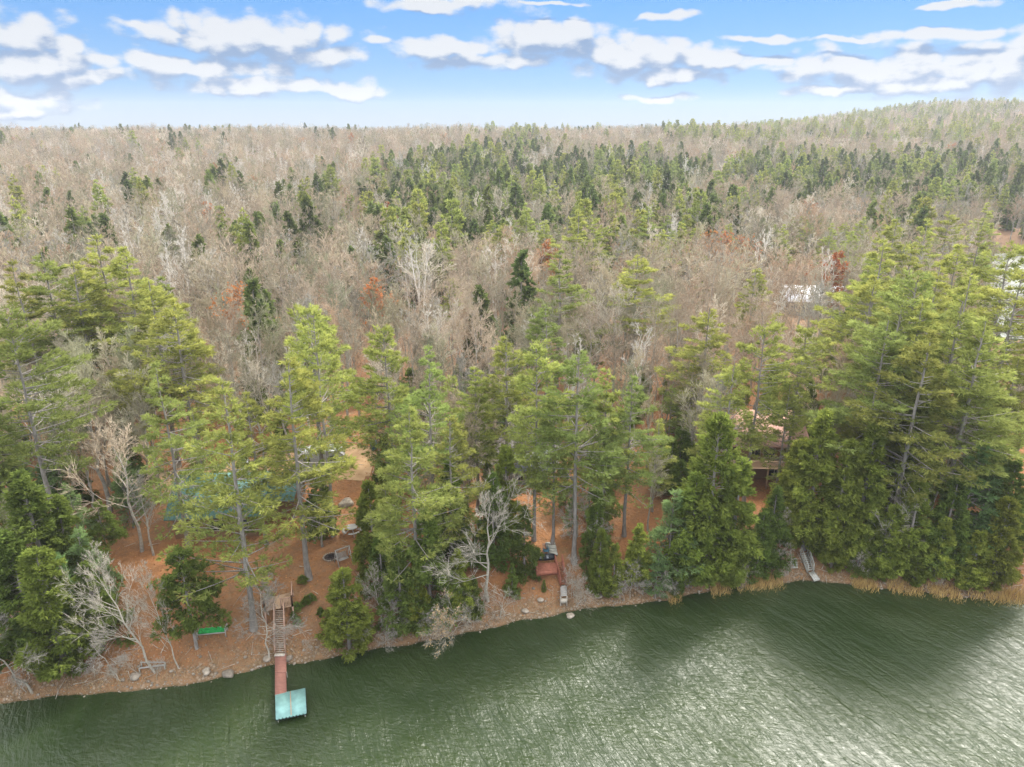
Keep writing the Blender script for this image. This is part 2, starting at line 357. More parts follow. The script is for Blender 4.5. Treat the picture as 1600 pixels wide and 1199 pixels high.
# ------------------------------------------------------------------ ground and water
def build_ground():
    nr, nc = 620, 520
    th = np.radians(np.linspace(-62, 62, nc)); r = 34*np.exp(np.linspace(0, np.log(4200/34), nr))
    r = np.concatenate([[8, 20, 28], r]); nr += 3
    R, T = np.meshgrid(r, th, indexing='ij'); x = R*np.sin(T); y = R*np.cos(T)
    z = ground(x, y)
    V = np.stack([x, y, z], -1).reshape(-1, 3)
    i, j = np.meshgrid(np.arange(nr-1), np.arange(nc-1), indexing='ij'); a = (i*nc+j).ravel()
    mb = MB(); mb.add(V, np.stack([a, a+nc, a+nc+1, a+1], 1)[:, ::-1][:, ::-1])
    m, t, b = new_mat('forest_floor')
    co = t.new('ShaderNodeTexCoord').outputs['Object']
    n1 = t.noise(co, 0.12, 4); n2 = t.noise(co, 1.3, 5, 0.65); n3 = t.noise(co, 6, 4, 0.7)
    base = t.mix(t.ramp(n1, 0.38, 0.62), C4((0.29,0.135,0.06)), C4((0.23,0.135,0.075)))
    base = t.mix(t.ramp(n2, 0.35, 0.70, 0, 0.65), base, C4((0.36,0.165,0.068)))
    base = t.mix(t.ramp(n3, 0.56, 0.72, 0, 0.55), base, C4((0.16,0.095,0.05)))
    base = t.mix(t.ramp(n3, 0.42, 0.30, 0, 0.35), base, C4((0.55,0.32,0.16)))
    nb_ = t.noise(co, 0.33, 5, 0.7, 1.2)
    base = t.mix(t.ramp(nb_, 0.56, 0.72, 0, 0.6), base, C4((0.33,0.235,0.14)))      # worn soil
    base = t.mix(t.ramp(nb_, 0.40, 0.28, 0, 0.65), base, C4((0.17,0.12,0.055)))     # damp leaf drifts
    base = t.mix(t.ramp(t.noise(co, 0.55, 5, 0.7), 0.62, 0.74, 0, 0.5), base, C4((0.13,0.14,0.05)))   # moss
    sp = t.new('ShaderNodeSeparateXYZ'); t.l.new(co, sp.inputs[0])
    far = t.ramp(sp.outputs[1], 85, 140)
    base = t.mix(t.math('MULTIPLY', far, 0.8), base, C4((0.25,0.165,0.105)))
    zz = t.math('ADD', sp.outputs[2], t.math('MULTIPLY', n2, 1.1))
    v = t.new('ShaderNodeTexVoronoi'); v.inputs['Scale'].default_value = 3.2; t.l.new(co, v.inputs['Vector'])
    peb = t.mix(t.ramp(v.outputs['Distance'], 0.1, 0.55), C4((0.42,0.36,0.28)), C4((0.15,0.11,0.07)))
    peb = t.mix(t.ramp(t.noise(co, 0.7, 4), 0.38, 0.6, 0.35, 0.95), peb, C4((0.27,0.16,0.085)))
    base = t.mix(t.ramp(zz, 2.0, 0.9), base, peb)
    base = t.mix(t.ramp(sp.outputs[2], 0.12, -0.05), base, C4((0.10,0.075,0.04)))
    t.l.new(base, b.inputs['Base Color']); b.inputs['Roughness'].default_value = 0.95; b.inputs['Specular IOR Level'].default_value = 0.1
    bn = t.new('ShaderNodeBump'); bn.inputs['Strength'].default_value = 0.6; bn.inputs['Distance'].default_value = 0.12
    t.l.new(t.math('ADD', n3, v.outputs['Distance']), bn.inputs['Height']); t.l.new(bn.outputs[0], b.inputs['Normal'])
    tag(obj('ground', mb.mesh('ground', m, True)), kind='structure')
build_ground()

def build_water():
    mb = MB()
    n = 60; xs = np.linspace(-700, 900, n); ys = np.linspace(-500, 520, n)
    Xg, Yg = np.meshgrid(xs, ys, indexing='ij'); V = np.stack([Xg, Yg, Xg*0], -1).reshape(-1, 3)
    i, j = np.meshgrid(np.arange(n-1), np.arange(n-1), indexing='ij'); a = (i*n+j).ravel()
    mb.add(V, np.stack([a, a+n, a+n+1, a+1], 1))
    m, t, b = new_mat('lake_water')
    co = t.new('ShaderNodeTexCoord').outputs['Object']
    def rot(vec, ang, sx, sy):
        c = t.new('ShaderNodeCombineXYZ')      # coordinates along and across the crests, which run at angle ang
        t.l.new(t.vmath('DOT_PRODUCT', vec, (cos(ang)*sx, sin(ang)*sx, 0)), c.inputs[0]); t.l.new(t.vmath('DOT_PRODUCT', vec, (-sin(ang)*sy, cos(ang)*sy, 0)), c.inputs[1]); return c.outputs[0]
    wn = t.noise(co, 0.10, 2)                      # gust pattern
    a1 = t.noise(rot(co, radians(-62), 0.28, 1.35), 1.1, 4, 0.6, 0.7)
    a2 = t.noise(rot(co, radians(-15), 0.6, 1.4), 2.3, 3, 0.55, 0.5)
    a3 = t.noise(rot(co, radians(-48), 0.22, 1.0), 0.5, 2, 0.5, 0.8)
    hgt = t.math('ADD', t.math('ADD', t.math('MULTIPLY', a1, 1.0), t.math('MULTIPLY', a2, 0.42)), t.math('MULTIPLY', a3, 1.1))
    hgt = t.math('MULTIPLY', hgt, t.ramp(wn, 0.3, 0.7, 0.65, 1.25))
    bn = t.new('ShaderNodeBump'); bn.inputs['Strength'].default_value = 1.0; bn.inputs['Distance'].default_value = 0.25
    t.l.new(hgt, bn.inputs['Height']); t.l.new(bn.outputs[0], b.inputs['Normal'])
    col = t.mix(t.ramp(wn, 0.35, 0.65), C4((0.016,0.031,0.006)), C4((0.026,0.042,0.011)))
    t.l.new(col, b.inputs['Base Color']); b.inputs['Roughness'].default_value = 0.37; b.inputs['IOR'].default_value = 1.333
    b.inputs['Specular IOR Level'].default_value = 0.85
    tag(obj('lake_water', mb.mesh('lake_water', m, True)), kind='structure')
build_water()

def drape(name, pts, mat, lift=0.035, step=0.5, edge=0.5):
    """ground sheet inside a polygon of world points, following the land"""
    pts = np.array(pts); x0, y0 = pts.min(0)-1; x1, y1 = pts.max(0)+1
    xs = np.arange(x0, x1, step); ys = np.arange(y0, y1, step)
    Xg, Yg = np.meshgrid(xs, ys, indexing='ij')
    px = pts[:, 0]; py = pts[:, 1]; ins = np.zeros(Xg.shape, bool); j = len(pts)-1
    wob = edge*wav(Xg, Yg, 5); Xw = Xg+wob; Yw = Yg+edge*wav(Yg, Xg, 4)
    for i in range(len(pts)):
        c = ((py[i] > Yw) != (py[j] > Yw)) & (Xw < (px[j]-px[i])*(Yw-py[i])/(py[j]-py[i]+1e-9)+px[i]); ins ^= c; j = i
    nx, ny = Xg.shape; V = np.stack([Xg, Yg, ground(Xg, Yg)+lift], -1).reshape(-1, 3)
    i, j = np.meshgrid(np.arange(nx-1), np.arange(ny-1), indexing='ij')
    ok = ins[:-1, :-1] & ins[1:, :-1] & ins[1:, 1:] & ins[:-1, 1:]
    a = (i*ny+j)[ok]; F = np.stack([a, a+ny, a+ny+1, a+1], 1)
    used = np.unique(F); mp = np.full(len(V), -1); mp[used] = np.arange(len(used))
    mb = MB(); mb.add(V[used], mp[F]); return tag(obj(name, mb.mesh(name, mat, True)), kind='structure')
M['dirt'] = mat_noise('drive_dirt', (0.40,0.25,0.13), (0.52,0.34,0.19), 0.8, 0.95, bump=0.3)
M['gravel'] = mat_noise('drive_gravel', (0.25,0.225,0.20), (0.36,0.325,0.29), 1.2, 0.95, bump=0.3)
M['sand'] = mat_noise('sand', (0.50,0.36,0.22), (0.60,0.45,0.29), 0.8, 0.95, bump=0.2)
def W2(l): return [hit(a, b)[:2] for a, b in l]
drape('driveway_ground', W2([(425,768),(470,742),(560,755),(592,730),(597,702),(565,695),(470,700),(380,715),(240,738),(240,760),(340,752)]), M['dirt'])
drape('gravel_road', W2([(700,735),(770,730),(872,745),(880,700),(868,655),(790,655),(770,680),(700,690)]), M['gravel'])
drape('sand_clearing', W2([(-60,640),(40,635),(70,612),(50,596),(-60,590)]), M['sand'])
drape('tan_path', W2([(60,720),(190,705),(190,690),(60,690)]), M['dirt'])

# ------------------------------------------------------------------ tree prototypes
def sprays(rs, start, dirn, L, sag, foli0, dens, tl, tw, upb=0.3):
    """wood points and needle tufts of one bough"""
    n = 5; t = np.linspace(0, 1, n)[:, None]
    pts = start+dirn*L*t+np.array([0, 0, 1.0])*sag*L*t**2
    m = max(3, int(L*dens)); u = foli0+(1-foli0)*np.sqrt(rs.uniform(0, 1, m))
    c = start+dirn*(L*u)[:, None]+np.array([[0, 0, 1.0]])*(sag*L*u**2)[:, None]
    side = np.cross(dirn, [0, 0, 1.0]); side /= np.linalg.norm(side)+1e-9
    w = L*0.30*np.sin(np.clip((u-foli0)/(1-foli0), 0, 1)*pi*0.80+0.35)
    off = rs.uniform(-1, 1, m)
    c = c+side*(off*w)[:, None]+rs.normal(size=(m, 3))*np.array([0.10, 0.10, 0.06])
    d = dirn+side*(off*1.1)[:, None]+np.array([0, 0, upb])+rs.normal(size=(m, 3))*0.38
    return pts, c, d, u
def make_pine(seed, H=25.0, cb=0.36, R=4.6, dens=13, irregular=0.35, flat=False, tl=0.50, tw=0.042, nt=5, mat='pine', power=0.8):
    rs = np.random.default_rng(seed); tb = MB(); cbm = MB()
    zs = np.linspace(0, H, 12); bx = np.cumsum(rs.normal(size=12))*0.05; by = np.cumsum(rs.normal(size=12))*0.05
    bx -= bx[0]; by -= by[0]
    tb.tube(np.stack([bx, by, zs], 1), np.interp(zs/H, [0, 0.03, 0.5, 1], [0.34, 0.235, 0.15, 0.03])*H/25, 7)
    z = cb*H; lop = rs.uniform(0, 2*pi)
    C, Dd, T, A, B, RA, RB = [], [], [], [], [], [], []
    while z < H-0.3:
        t = (z-cb*H)/(H-cb*H); nb = rs.integers(3, 6) if t > 0.12 else rs.integers(2, 4)
        for k in range(nb):
            a = rs.uniform(0, 2*pi)
            prof = (1-t)**power*(0.55+0.45*min(1, t*4+0.35))
            if flat: prof = (1-t)**0.38*(0.5+0.5*min(1, t*3+0.2))
            L = R*prof*rs.uniform(1-irregular*1.5, 1.12)*(1+0.22*cos(a-lop))
            if rs.uniform() < 0.08: continue
            L = max(L, 0.45)
            tilt = radians(np.interp(t, [0, 0.5, 0.85, 1], [-4, 8, 28, 55])+rs.normal()*7)
            dv = np.array([cos(a)*cos(tilt), sin(a)*cos(tilt), sin(tilt)])
            st = np.array([np.interp(z, zs, bx), np.interp(z, zs, by), z+rs.uniform(-0.25, 0.25)])
            p, c, d, u = sprays(rs, st, dv, L, 0.10, 0.28, dens*(0.75+0.5*(t > 0.15)), tl, tw)
            r0 = 0.022+0.012*L
            A.append(p[:-1]); B.append(p[1:]); RA.append(np.linspace(r0, r0*0.3, 5)[:-1]); RB.append(np.linspace(r0, r0*0.3, 5)[1:])
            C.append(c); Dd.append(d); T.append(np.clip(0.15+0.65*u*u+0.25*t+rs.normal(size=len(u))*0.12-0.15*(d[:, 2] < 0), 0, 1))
        z += rs.uniform(0.5, 0.95)*(1 if H > 15 else 0.7)
    for k in range(10):   # dead stubs below the crown
        zz = rs.uniform(0.15, cb+0.1)*H; a = rs.uniform(0, 6.28); L = rs.uniform(0.5, 2.4)
        st = np.array([0, 0, zz]); A.append(st[None]); B.append((st+np.array([cos(a)*L, sin(a)*L, -0.1*L]))[None]); RA.append(np.array([0.03])); RB.append(np.array([0.008]))
    tb.segs(np.concatenate(A), np.concatenate(B), np.concatenate(RA), np.concatenate(RB))
    C = np.concatenate(C); Dd = np.concatenate(Dd); T = np.concatenate(T)
    C = np.repeat(C, nt, 0); T = np.repeat(T, nt); Dd = np.repeat(Dd, nt, 0)+rs.normal(size=(len(C), 3))*0.55
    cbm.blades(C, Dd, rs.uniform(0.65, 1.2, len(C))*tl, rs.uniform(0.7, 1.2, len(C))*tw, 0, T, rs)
    return tb, cbm, M['bark'], M[mat]
def make_cone(seed, H=12.0, R=3.0, n=2200, tl=0.30, tw=0.065, nt=6, mat='hemlock', power=0.85, droop=-0.25, col=0.0, lean=0.0):
    """dense hemlock, cedar or spruce clothed to the ground"""
    rs = np.random.default_rng(seed); tb = MB(); cm = MB()
    tb.tube([(0, 0, 0), (0.05, 0, H*0.5), (0, 0.05, H*0.97)], np.array([0.018, 0.011, 0.002])*H, 6)
    lob = rs.uniform(0, 6.28, 5); fr = rs.integers(2, 6, 5); zf = rs.uniform(0.5, 2.2, 5)
    nb = int(26+H*5.5); per = max(4, n//nb); C, D, T, A, B = [], [], [], [], []
    for i in range(nb):
        t = (i+rs.uniform())/nb; z = H*(0.05+0.95*t) if col == 0 else H*(0.36+0.64*t)
        a = rs.uniform(0, 6.28)
        bul = 1+0.20*sum(np.sin(fr[k]*a+lob[k]+zf[k]*z) for k in range(5))/1.6
        L = R*((1-t)**power*(0.72+0.28*min(1, t*5)))*bul*rs.uniform(0.72, 1.1)+0.15
        dv = np.array([cos(a), sin(a), np.interp(t, [0, 0.7, 1], [droop*0.6, 0.05, 0.9])]); dv /= np.linalg.norm(dv)
        st = np.array([0, 0, z]); k = max(3, int(per*(0.35+1.3*(1-t))))
        p, c, d, u = sprays(rs, st, dv, L, droop*0.5, 0.22, k/max(L, .3), tl, tw, upb=-0.05)
        c[:, 2] += rs.normal(size=len(c))*0.12*L**0.5
        A.append(st); B.append(p[-2]); C.append(c); D.append(d)
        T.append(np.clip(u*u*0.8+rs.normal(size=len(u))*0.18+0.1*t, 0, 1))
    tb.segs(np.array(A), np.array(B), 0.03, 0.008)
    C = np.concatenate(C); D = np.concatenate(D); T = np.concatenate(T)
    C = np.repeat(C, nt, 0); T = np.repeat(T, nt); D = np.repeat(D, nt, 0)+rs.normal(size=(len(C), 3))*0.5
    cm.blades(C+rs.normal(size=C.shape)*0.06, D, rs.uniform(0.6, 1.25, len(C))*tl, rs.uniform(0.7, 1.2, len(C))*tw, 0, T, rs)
    return tb, cm, M['bark'], M[mat]
def grow(rs, P0, D0, L0, R0, kids, spread, lfac, upb, t0=0.25, t1=1.0):
    """children of straight sticks: start along each parent, diverge by spread"""
    N = len(P0); k = kids
    t = rs.uniform(t0, t1, (N, k)); P = P0[:, None]+D0[:, None]*(L0[:, None]*t)[..., None]
    q = rs.normal(size=(N, k, 3)); q -= (q*D0[:, None]).sum(-1, keepdims=True)*D0[:, None]; q /= np.linalg.norm(q, axis=-1, keepdims=True)
    s = rs.normal(spread, 0.15, (N, k))[..., None]
    D = D0[:, None]*np.cos(s)+q*np.sin(s)+np.array([0, 0, upb]); D /= np.linalg.norm(D, axis=-1, keepdims=True)
    L = L0[:, None]*lfac*rs.uniform(0.6, 1.25, (N, k))*(1.15-0.5*t); R = R0[:, None]*(1-0.65*t)*0.6
    return P.reshape(-1, 3), D.reshape(-1, 3), L.ravel(), R.ravel()
def make_bare(seed, H=16.0, R0=0.16, limbs=14, kids=(6, 6, 5), spread=0.68, up=0.12, fork=0.3, tww=0.034, twl=1.0, rad=1.0, crown=0.30, leaves=None, nleaf=0, wmat='greybark', tmat='twig', leafsize=0.3, stems=1):
    rs = np.random.default_rng(seed); tb = MB(); cm = MB()
    allP, allD, allL, allR = [], [], [], []
    for s in range(stems):
        ang = rs.uniform(0, 6.28); ln = (0.10 if stems > 1 else 0.03)*H
        pts = [np.array([0., 0, -0.2])]; 
        for i in range(1, 9):
            f = i/8; pts.append(np.array([cos(ang)*ln*f**1.3, sin(ang)*ln*f**1.3, H*0.93*f])+rs.normal(size=3)*np.array([0.16, 0.16, 0])*H/16)
        pts = np.array(pts); rr = R0*np.interp(np.linspace(0, 1, 9), [0, 0.05, 0.6, 1], [1.3, 1, 0.5, 0.08])
        tb.tube(pts, rr, 6)
        n = limbs//stems
        t = crown+(0.96-crown)*(np.arange(n)+rs.uniform(0, 1, n))/n
        P = np.stack([np.interp(t, np.linspace(0, 1, 9), pts[:, k]) for k in range(3)], 1)
        a = rs.uniform(0, 6.28, n) + np.arange(n)*2.4
        s_ = spread*np.interp(t, [0, 1], [1.35, 0.55])
        D = np.stack([np.cos(a)*np.sin(s_), np.sin(a)*np.sin(s_), np.cos(s_)], 1)
        L = H*0.42*rad*np.interp(t, [crown, 0.55, 1], [0.95, 0.85, 0.35])*rs.uniform(0.7, 1.2, n)
        R = R0*0.55*(1.15-t)
        allP.append(P); allD.append(D); allL.append(L); allR.append(R)
    P = np.concatenate(allP); D = np.concatenate(allD); L = np.concatenate(allL); R = np.concatenate(allR)
    def curved(P, D, L, R, m, bend, n, target):
        p = P; d = D; ends = []
        for i in range(m):
            q = p+d*(L/m)[:, None]; target.segs(p, q, R*(1-0.75*i/m), R*(1-0.75*(i+1)/m), 0, n)
            ends.append((p, d)); p = q; d = d+rs.normal(size=d.shape)*bend+np.array([0, 0, up*0.6]); d /= np.linalg.norm(d, axis=1, keepdims=True)
        return p
    # limbs bend: build as chain, children start on straight approximations of each half
    q1 = curved(P, D, L*0.5, R, 2, 0.10, 4, tb)
    D2 = q1-P; D2 /= np.linalg.norm(D2, axis=1, keepdims=True); D2b = D2+rs.normal(size=D2.shape)*0.18+np.array([0, 0, up]); D2b /= np.linalg.norm(D2b, axis=1, keepdims=True)
    curved(q1, D2b, L*0.5, R*0.45, 2, 0.12, 3, tb)
    P = np.concatenate([P, q1]); D = np.concatenate([D2, D2b]); L2 = np.concatenate([L*0.5, L*0.5]); R2 = np.concatenate([R, R*0.45])
    P, D, L, R = grow(rs, P, D, L2*1.0, R2, kids[0]//2, 0.62, 1.0, up, 0.35, 1.0)
    curved(P, D, L, np.maximum(R, tww*0.6), 2, 0.14, 3, cm)
    P, D, L, R = grow(rs, P, D, L, R, kids[1], 0.6, 0.62, up, 0.2, 1.0)
    cm.segs(P, P+D*L[:, None], np.maximum(R*0.8, tww*0.45), tww*0.25)
    P, D, L, R = grow(rs, P, D, L, R, kids[2], 0.5, 0.75*twl, up*0.8, 0.15, 1.0)
    cm.blades(P, D, np.maximum(L, 0.25), tww*0.5, 0, 0, rs, wide=0.2)
    mats = [M[tmat]]
    if leaves:
        k = rs.integers(0, len(P), nleaf); c = P[k]+D[k]*(L[k]*rs.uniform(0.3, 1, nleaf))[:, None]
        cm.blades(c, rs.normal(size=(nleaf, 3)), leafsize, leafsize*0.4, 1, rs.uniform(0.05, 1, nleaf), rs); mats.append(M[leaves])
    return tb, cm, M[wmat], mats
class Proto:
    def __init__(s, name, built, H, single=False):
        tb, cm, tm, cms = built; s.H = H; cms = cms if isinstance(cms, list) else [cms]
        s.trunk = tb.mesh(name+'_trunk', tm, True) if not single else None
        s.crown = cm.mesh(name+'_crown', cms) if not single else None
        j = MB(); j.v = tb.v+cm.v; j.tip = tb.tip+cm.tip; off = tb.n
        j.f3 = tb.f3+[f+off for f in cm.f3]; j.f4 = tb.f4+[f+off for f in cm.f4]
        j.m3 = tb.m3+[m+1 for m in cm.m3]; j.m4 = tb.m4+[m+1 for m in cm.m4]
        s.whole = j.mesh(name, [tm]+cms)
PR = {}
PR['pine'] = [Proto('white_pine', make_pine(11, 25, 0.32, 5.9), 25), Proto('white_pine', make_pine(12, 25, 0.38, 6.6, irregular=0.45), 25),
              Proto('white_pine', make_pine(13, 25, 0.28, 5.0, power=0.7), 25), Proto('white_pine', make_pine(14, 25, 0.45, 5.8, flat=True, dens=12, irregular=0.5), 25),
              Proto('white_pine', make_pine(15, 25, 0.25, 7.0, power=0.9, dens=14), 25), Proto('white_pine', make_pine(16, 25, 0.35, 5.2, flat=True, dens=12), 25), Proto('white_pine', make_pine(17, 25, 0.16, 5.4, irregular=0.5, dens=11, power=0.7), 25)]
PR['softpine'] = [Proto('young_pine', make_pine(21, 10, 0.06, 2.9, dens=16, irregular=0.2, mat='softpine', power=0.9, tl=0.36), 10),
                  Proto('young_pine', make_pine(22, 10, 0.08, 2.5, dens=16, irregular=0.25, mat='softpine', power=0.8, tl=0.36), 10)]
PR['hemlock'] = [Proto('hemlock', make_cone(31+i, 12, 3.1, 4200, mat='hemlock'), 12) for i in range(3)]
PR['hemlock'].append(Proto('hemlock', make_cone(35, 12, 4.0, 3800, mat='hemlock', col=1, power=0.6), 12))
PR['cedar'] = [Proto('cedar', make_cone(41+i, 12, (2.3, 2.9, 2.0)[i], 4600, tl=0.30, mat='cedar', power=0.62, droop=0.05), 12) for i in range(3)]
PR['spruce'] = [Proto('spruce', make_cone(51+i, 13, (3.3, 3.8, 2.9)[i], 1100, tl=0.62, tw=0.22, nt=3, mat='spruce', power=0.9), 13) for i in range(3)]
PR['farpine'] = [Proto('far_pine', make_pine(61+i, 20, 0.3, 4.2, dens=5, tl=0.85, tw=0.17, nt=3, flat=(i == 1)), 20, True) for i in range(3)]
PR['bare'] = [Proto('bare_tree', make_bare(71, 16, tmat='twig'), 16), Proto('bare_tree', make_bare(72, 16, rad=0.85, spread=0.5, tmat='twig', stems=2), 16),
              Proto('bare_tree', make_bare(73, 16, rad=1.1, spread=0.75, tmat='rtwig'), 16), Proto('bare_tree', make_bare(74, 16, rad=0.7, spread=0.42, limbs=14, tmat='twig'), 16)]
PR['farbare'] = [Proto('far_bare', make_bare(81+i, 15, limbs=12, kids=(4, 5, 5), tww=(0.06), rad=(1.15, 1.0, 1.1, .9)[i], spread=(0.85, 0.65, 0.75, .6)[i], tmat=('twig', 'twig', 'rtwig','twig')[i], R0=0.15), 15, True) for i in range(4)]
PR['birch'] = [Proto('birch', make_bare(91+i, 16, R0=0.20, limbs=(12, 14, 12)[i], kids=(6, 4, 4), rad=0.75, spread=0.42, up=0.2, tww=0.05, wmat='birch', tmat='birchtwig', stems=(1, 3, 2)[i]), 16) for i in range(3)]
PR['snag'] = [Proto('snag', make_bare(101, 12, R0=0.17, limbs=11, kids=(6, 6, 6), rad=1.25, spread=0.95, up=0.10, tww=0.024, wmat='palebark', tmat='palebark', crown=0.22), 12),
              Proto('snag', make_bare(102, 12, R0=0.11, limbs=22, kids=(8, 6, 5), rad=0.8, spread=1.15, up=0.0, tww=0.025, wmat='palebark', tmat='greybark', crown=0.3), 12),
              Proto('snag', make_bare(103, 12, R0=0.13, limbs=18, kids=(6, 6, 6), rad=0.9, spread=0.8, up=0.08, tww=0.02, wmat='palebark', tmat='palebark', crown=0.25), 12)]
PR['rust'] = [Proto('rust', make_bare(111, 14, leaves='rust', nleaf=3800, tmat='rtwig', leafsize=0.30), 14), Proto('rust', make_bare(112, 14, leaves='rust', nleaf=900, tmat='rtwig', leafsize=0.32), 14)]
PR['oak'] = [Proto('leafy', make_bare(121, 9, leaves='hemlock', nleaf=2600, tmat='greybark', leafsize=0.26, spread=0.8, rad=1.0, crown=0.15), 9)]

occupied = []   # (x, y, r) of everything placed by hand
clear_px = [  # picture ellipses where the open yard, drives and houses must show: no random tree may stand there
    (430,900,110,70),(520,850,55,60),(520,800,40,45),(530,720,60,28),(350,960,90,60),(840,800,32,70),(865,890,40,50),(830,690,52,38),
    (1265,880,28,40),(700,820,20,40)]
NAMES = {'pine': ('white_pine', 'pine tree'), 'softpine': ('young_pine', 'pine tree'), 'hemlock': ('hemlock_tree', 'evergreen tree'), 'cedar': ('cedar_tree', 'cedar tree'),
         'spruce': ('spruce_tree', 'spruce tree'), 'farpine': ('white_pine', 'pine tree'), 'bare': ('bare_tree', 'bare tree'), 'farbare': ('bare_tree', 'bare tree'),
         'birch': ('birch_tree', 'birch tree'), 'snag': ('dead_tree', 'bare tree'), 'rust': ('rust_leaved_tree', 'tree'), 'oak': ('leafy_tree', 'tree')}
TREES = []      # [object, kind, row, location]
def tree(kind, loc, H, var=None, lean=(0, 0), row='', parts=True, label=None, group=None, wide=1.0, rz=None):
    P = PR[kind]; var = random.randrange(len(P)) if var is None else var; p = P[var]; s = H/p.H
    name, cat = NAMES[kind]
    if parts:
        o = obj(name, None); 
        obj('trunk', p.trunk, o); obj('crown', p.crown, o)
    else: o = obj(name, p.whole)
    o.location = (loc[0], loc[1], loc[2]-0.08)
    M4 = Matrix.Rotation(lean[0], 4, 'Y') @ Matrix.Rotation(lean[1], 4, 'X') @ Matrix.Rotation(rz if rz is not None else random.uniform(0, 6.28), 4, 'Z')
    o.rotation_euler = M4.to_euler(); o.scale = (s*wide, s*wide, s)
    o['category'] = cat
    if label: o['label'] = label
    if group: o['group'] = group
    TREES.append([o, kind, row, loc, var, H]); occupied.append((loc[0], loc[1], 1.5 if kind in ('bare', 'birch', 'snag') else 1.8))
    return o
random.seed(5)
# ---- shore pines: picture x and y of the top, picture y of the foot, variant
for tx, ty, by, v, w in [(243,568,862,4,.9),(385,615,850,0,1.0),(338,588,985,6,1.0),(444,560,905,2,1.1),(487,488,838,3,.72),(598,520,800,5,.9),(668,545,835,4,.95),(640,640,960,0,.95),
        (700,650,890,2,1.0),(742,572,800,2,1.1),(790,528,795,0,1.1),(838,546,845,5,.9),(868,612,850,2,.9),(908,543,880,1,.95),(950,575,845,2,1.0),(990,590,838,0,1.0),(1030,655,800,2,.9),
        (1150,565,800,1,1.1),(1196,512,790,3,1.0),(1262,515,775,3,1.0),(1235,600,800,0,1.0),(1535,525,800,1,.85),(1592,560,790,0,.85),(300,640,800,2,1.0),(1110,640,790,2,.85),(585,612,722,0,.9),(632,600,720,3,1.0),(706,592,735,5,.9),(728,640,745,2,.9),(935,622,745,0,.9),(975,650,750,2,.9),(1050,600,720,1,.9),(1085,560,700,0,.9),(672,650,740,1,.8),(895,640,735,2,.8)]:
    loc, H = base_top(tx, ty, by); tree('pine', loc, H, v, row='shore', wide=w*(1.2 if tx < 1100 else 1.08))
# ---- inland pines: picture x and y of the top, height
for tx, ty, H, v in [(150,370,25,4),(192,388,24,0),(60,395,24,1),(18,410,24,4),(108,410,23,2),(228,438,23,1),(268,468,22,0),(12,498,24,5),(905,330,22,4),(822,330,20,0),(850,345,19,2),
        (1015,325,19,4),(1065,347,16,2),(996,395,21,1),(874,393,21,4),(856,478,17,2),(1112,480,20,1),(1098,398,13,2),(1240,340,15,4),(1282,334,15,0),(1322,346,15,1),(1212,352,15,0),(1382,378,25,4),
        (1400,344,23,0),(1450,344,23,4),(1484,328,23,1),(1542,318,22,4),(1498,384,24,0),(1432,438,25,5),(1472,414,24,1),(1362,395,22,2),(1366,432,22,0),(1412,470,24,1),(1350,340,18,0),(1425,385,23,4),(1520,430,24,4),(1265,352,14,5),(1180,420,17,2),(940,350,18,1),(790,350,18,2),(1035,360,16,0),(1445,470,24,0),(1532,360,22,4),
        (1406,278,20,4),(1500,470,25,1),(1540,500,24,0),(760,362,16,4),(798,338,17,0),(928,348,19,4),(962,342,17,0),(1045,338,17,4),(1090,352,15,1),(1225,352,15,4),(1255,342,15,5),(1300,350,16,4),(1332,362,17,0),(1385,352,19,4),(1578,392,25,3),(1600,425,25,3),(1140,350,16,2),(1455,520,24,0),(1385,500,23,1),(770,345,17,0),(700,380,13,2),(705,435,13,2),(480,480,22,2),
        (255,228,13,2),(1148,203,18,2),(1160,252,18,4),(940,272,18,0),(1490,280,20,1),(1550,290,18,0)]:
    loc = place_top(tx, ty, H); tree('pine', loc, H, v, row='inland', wide=(1.2 if tx < 60 else 1.5) if tx < 1200 else 1.32)
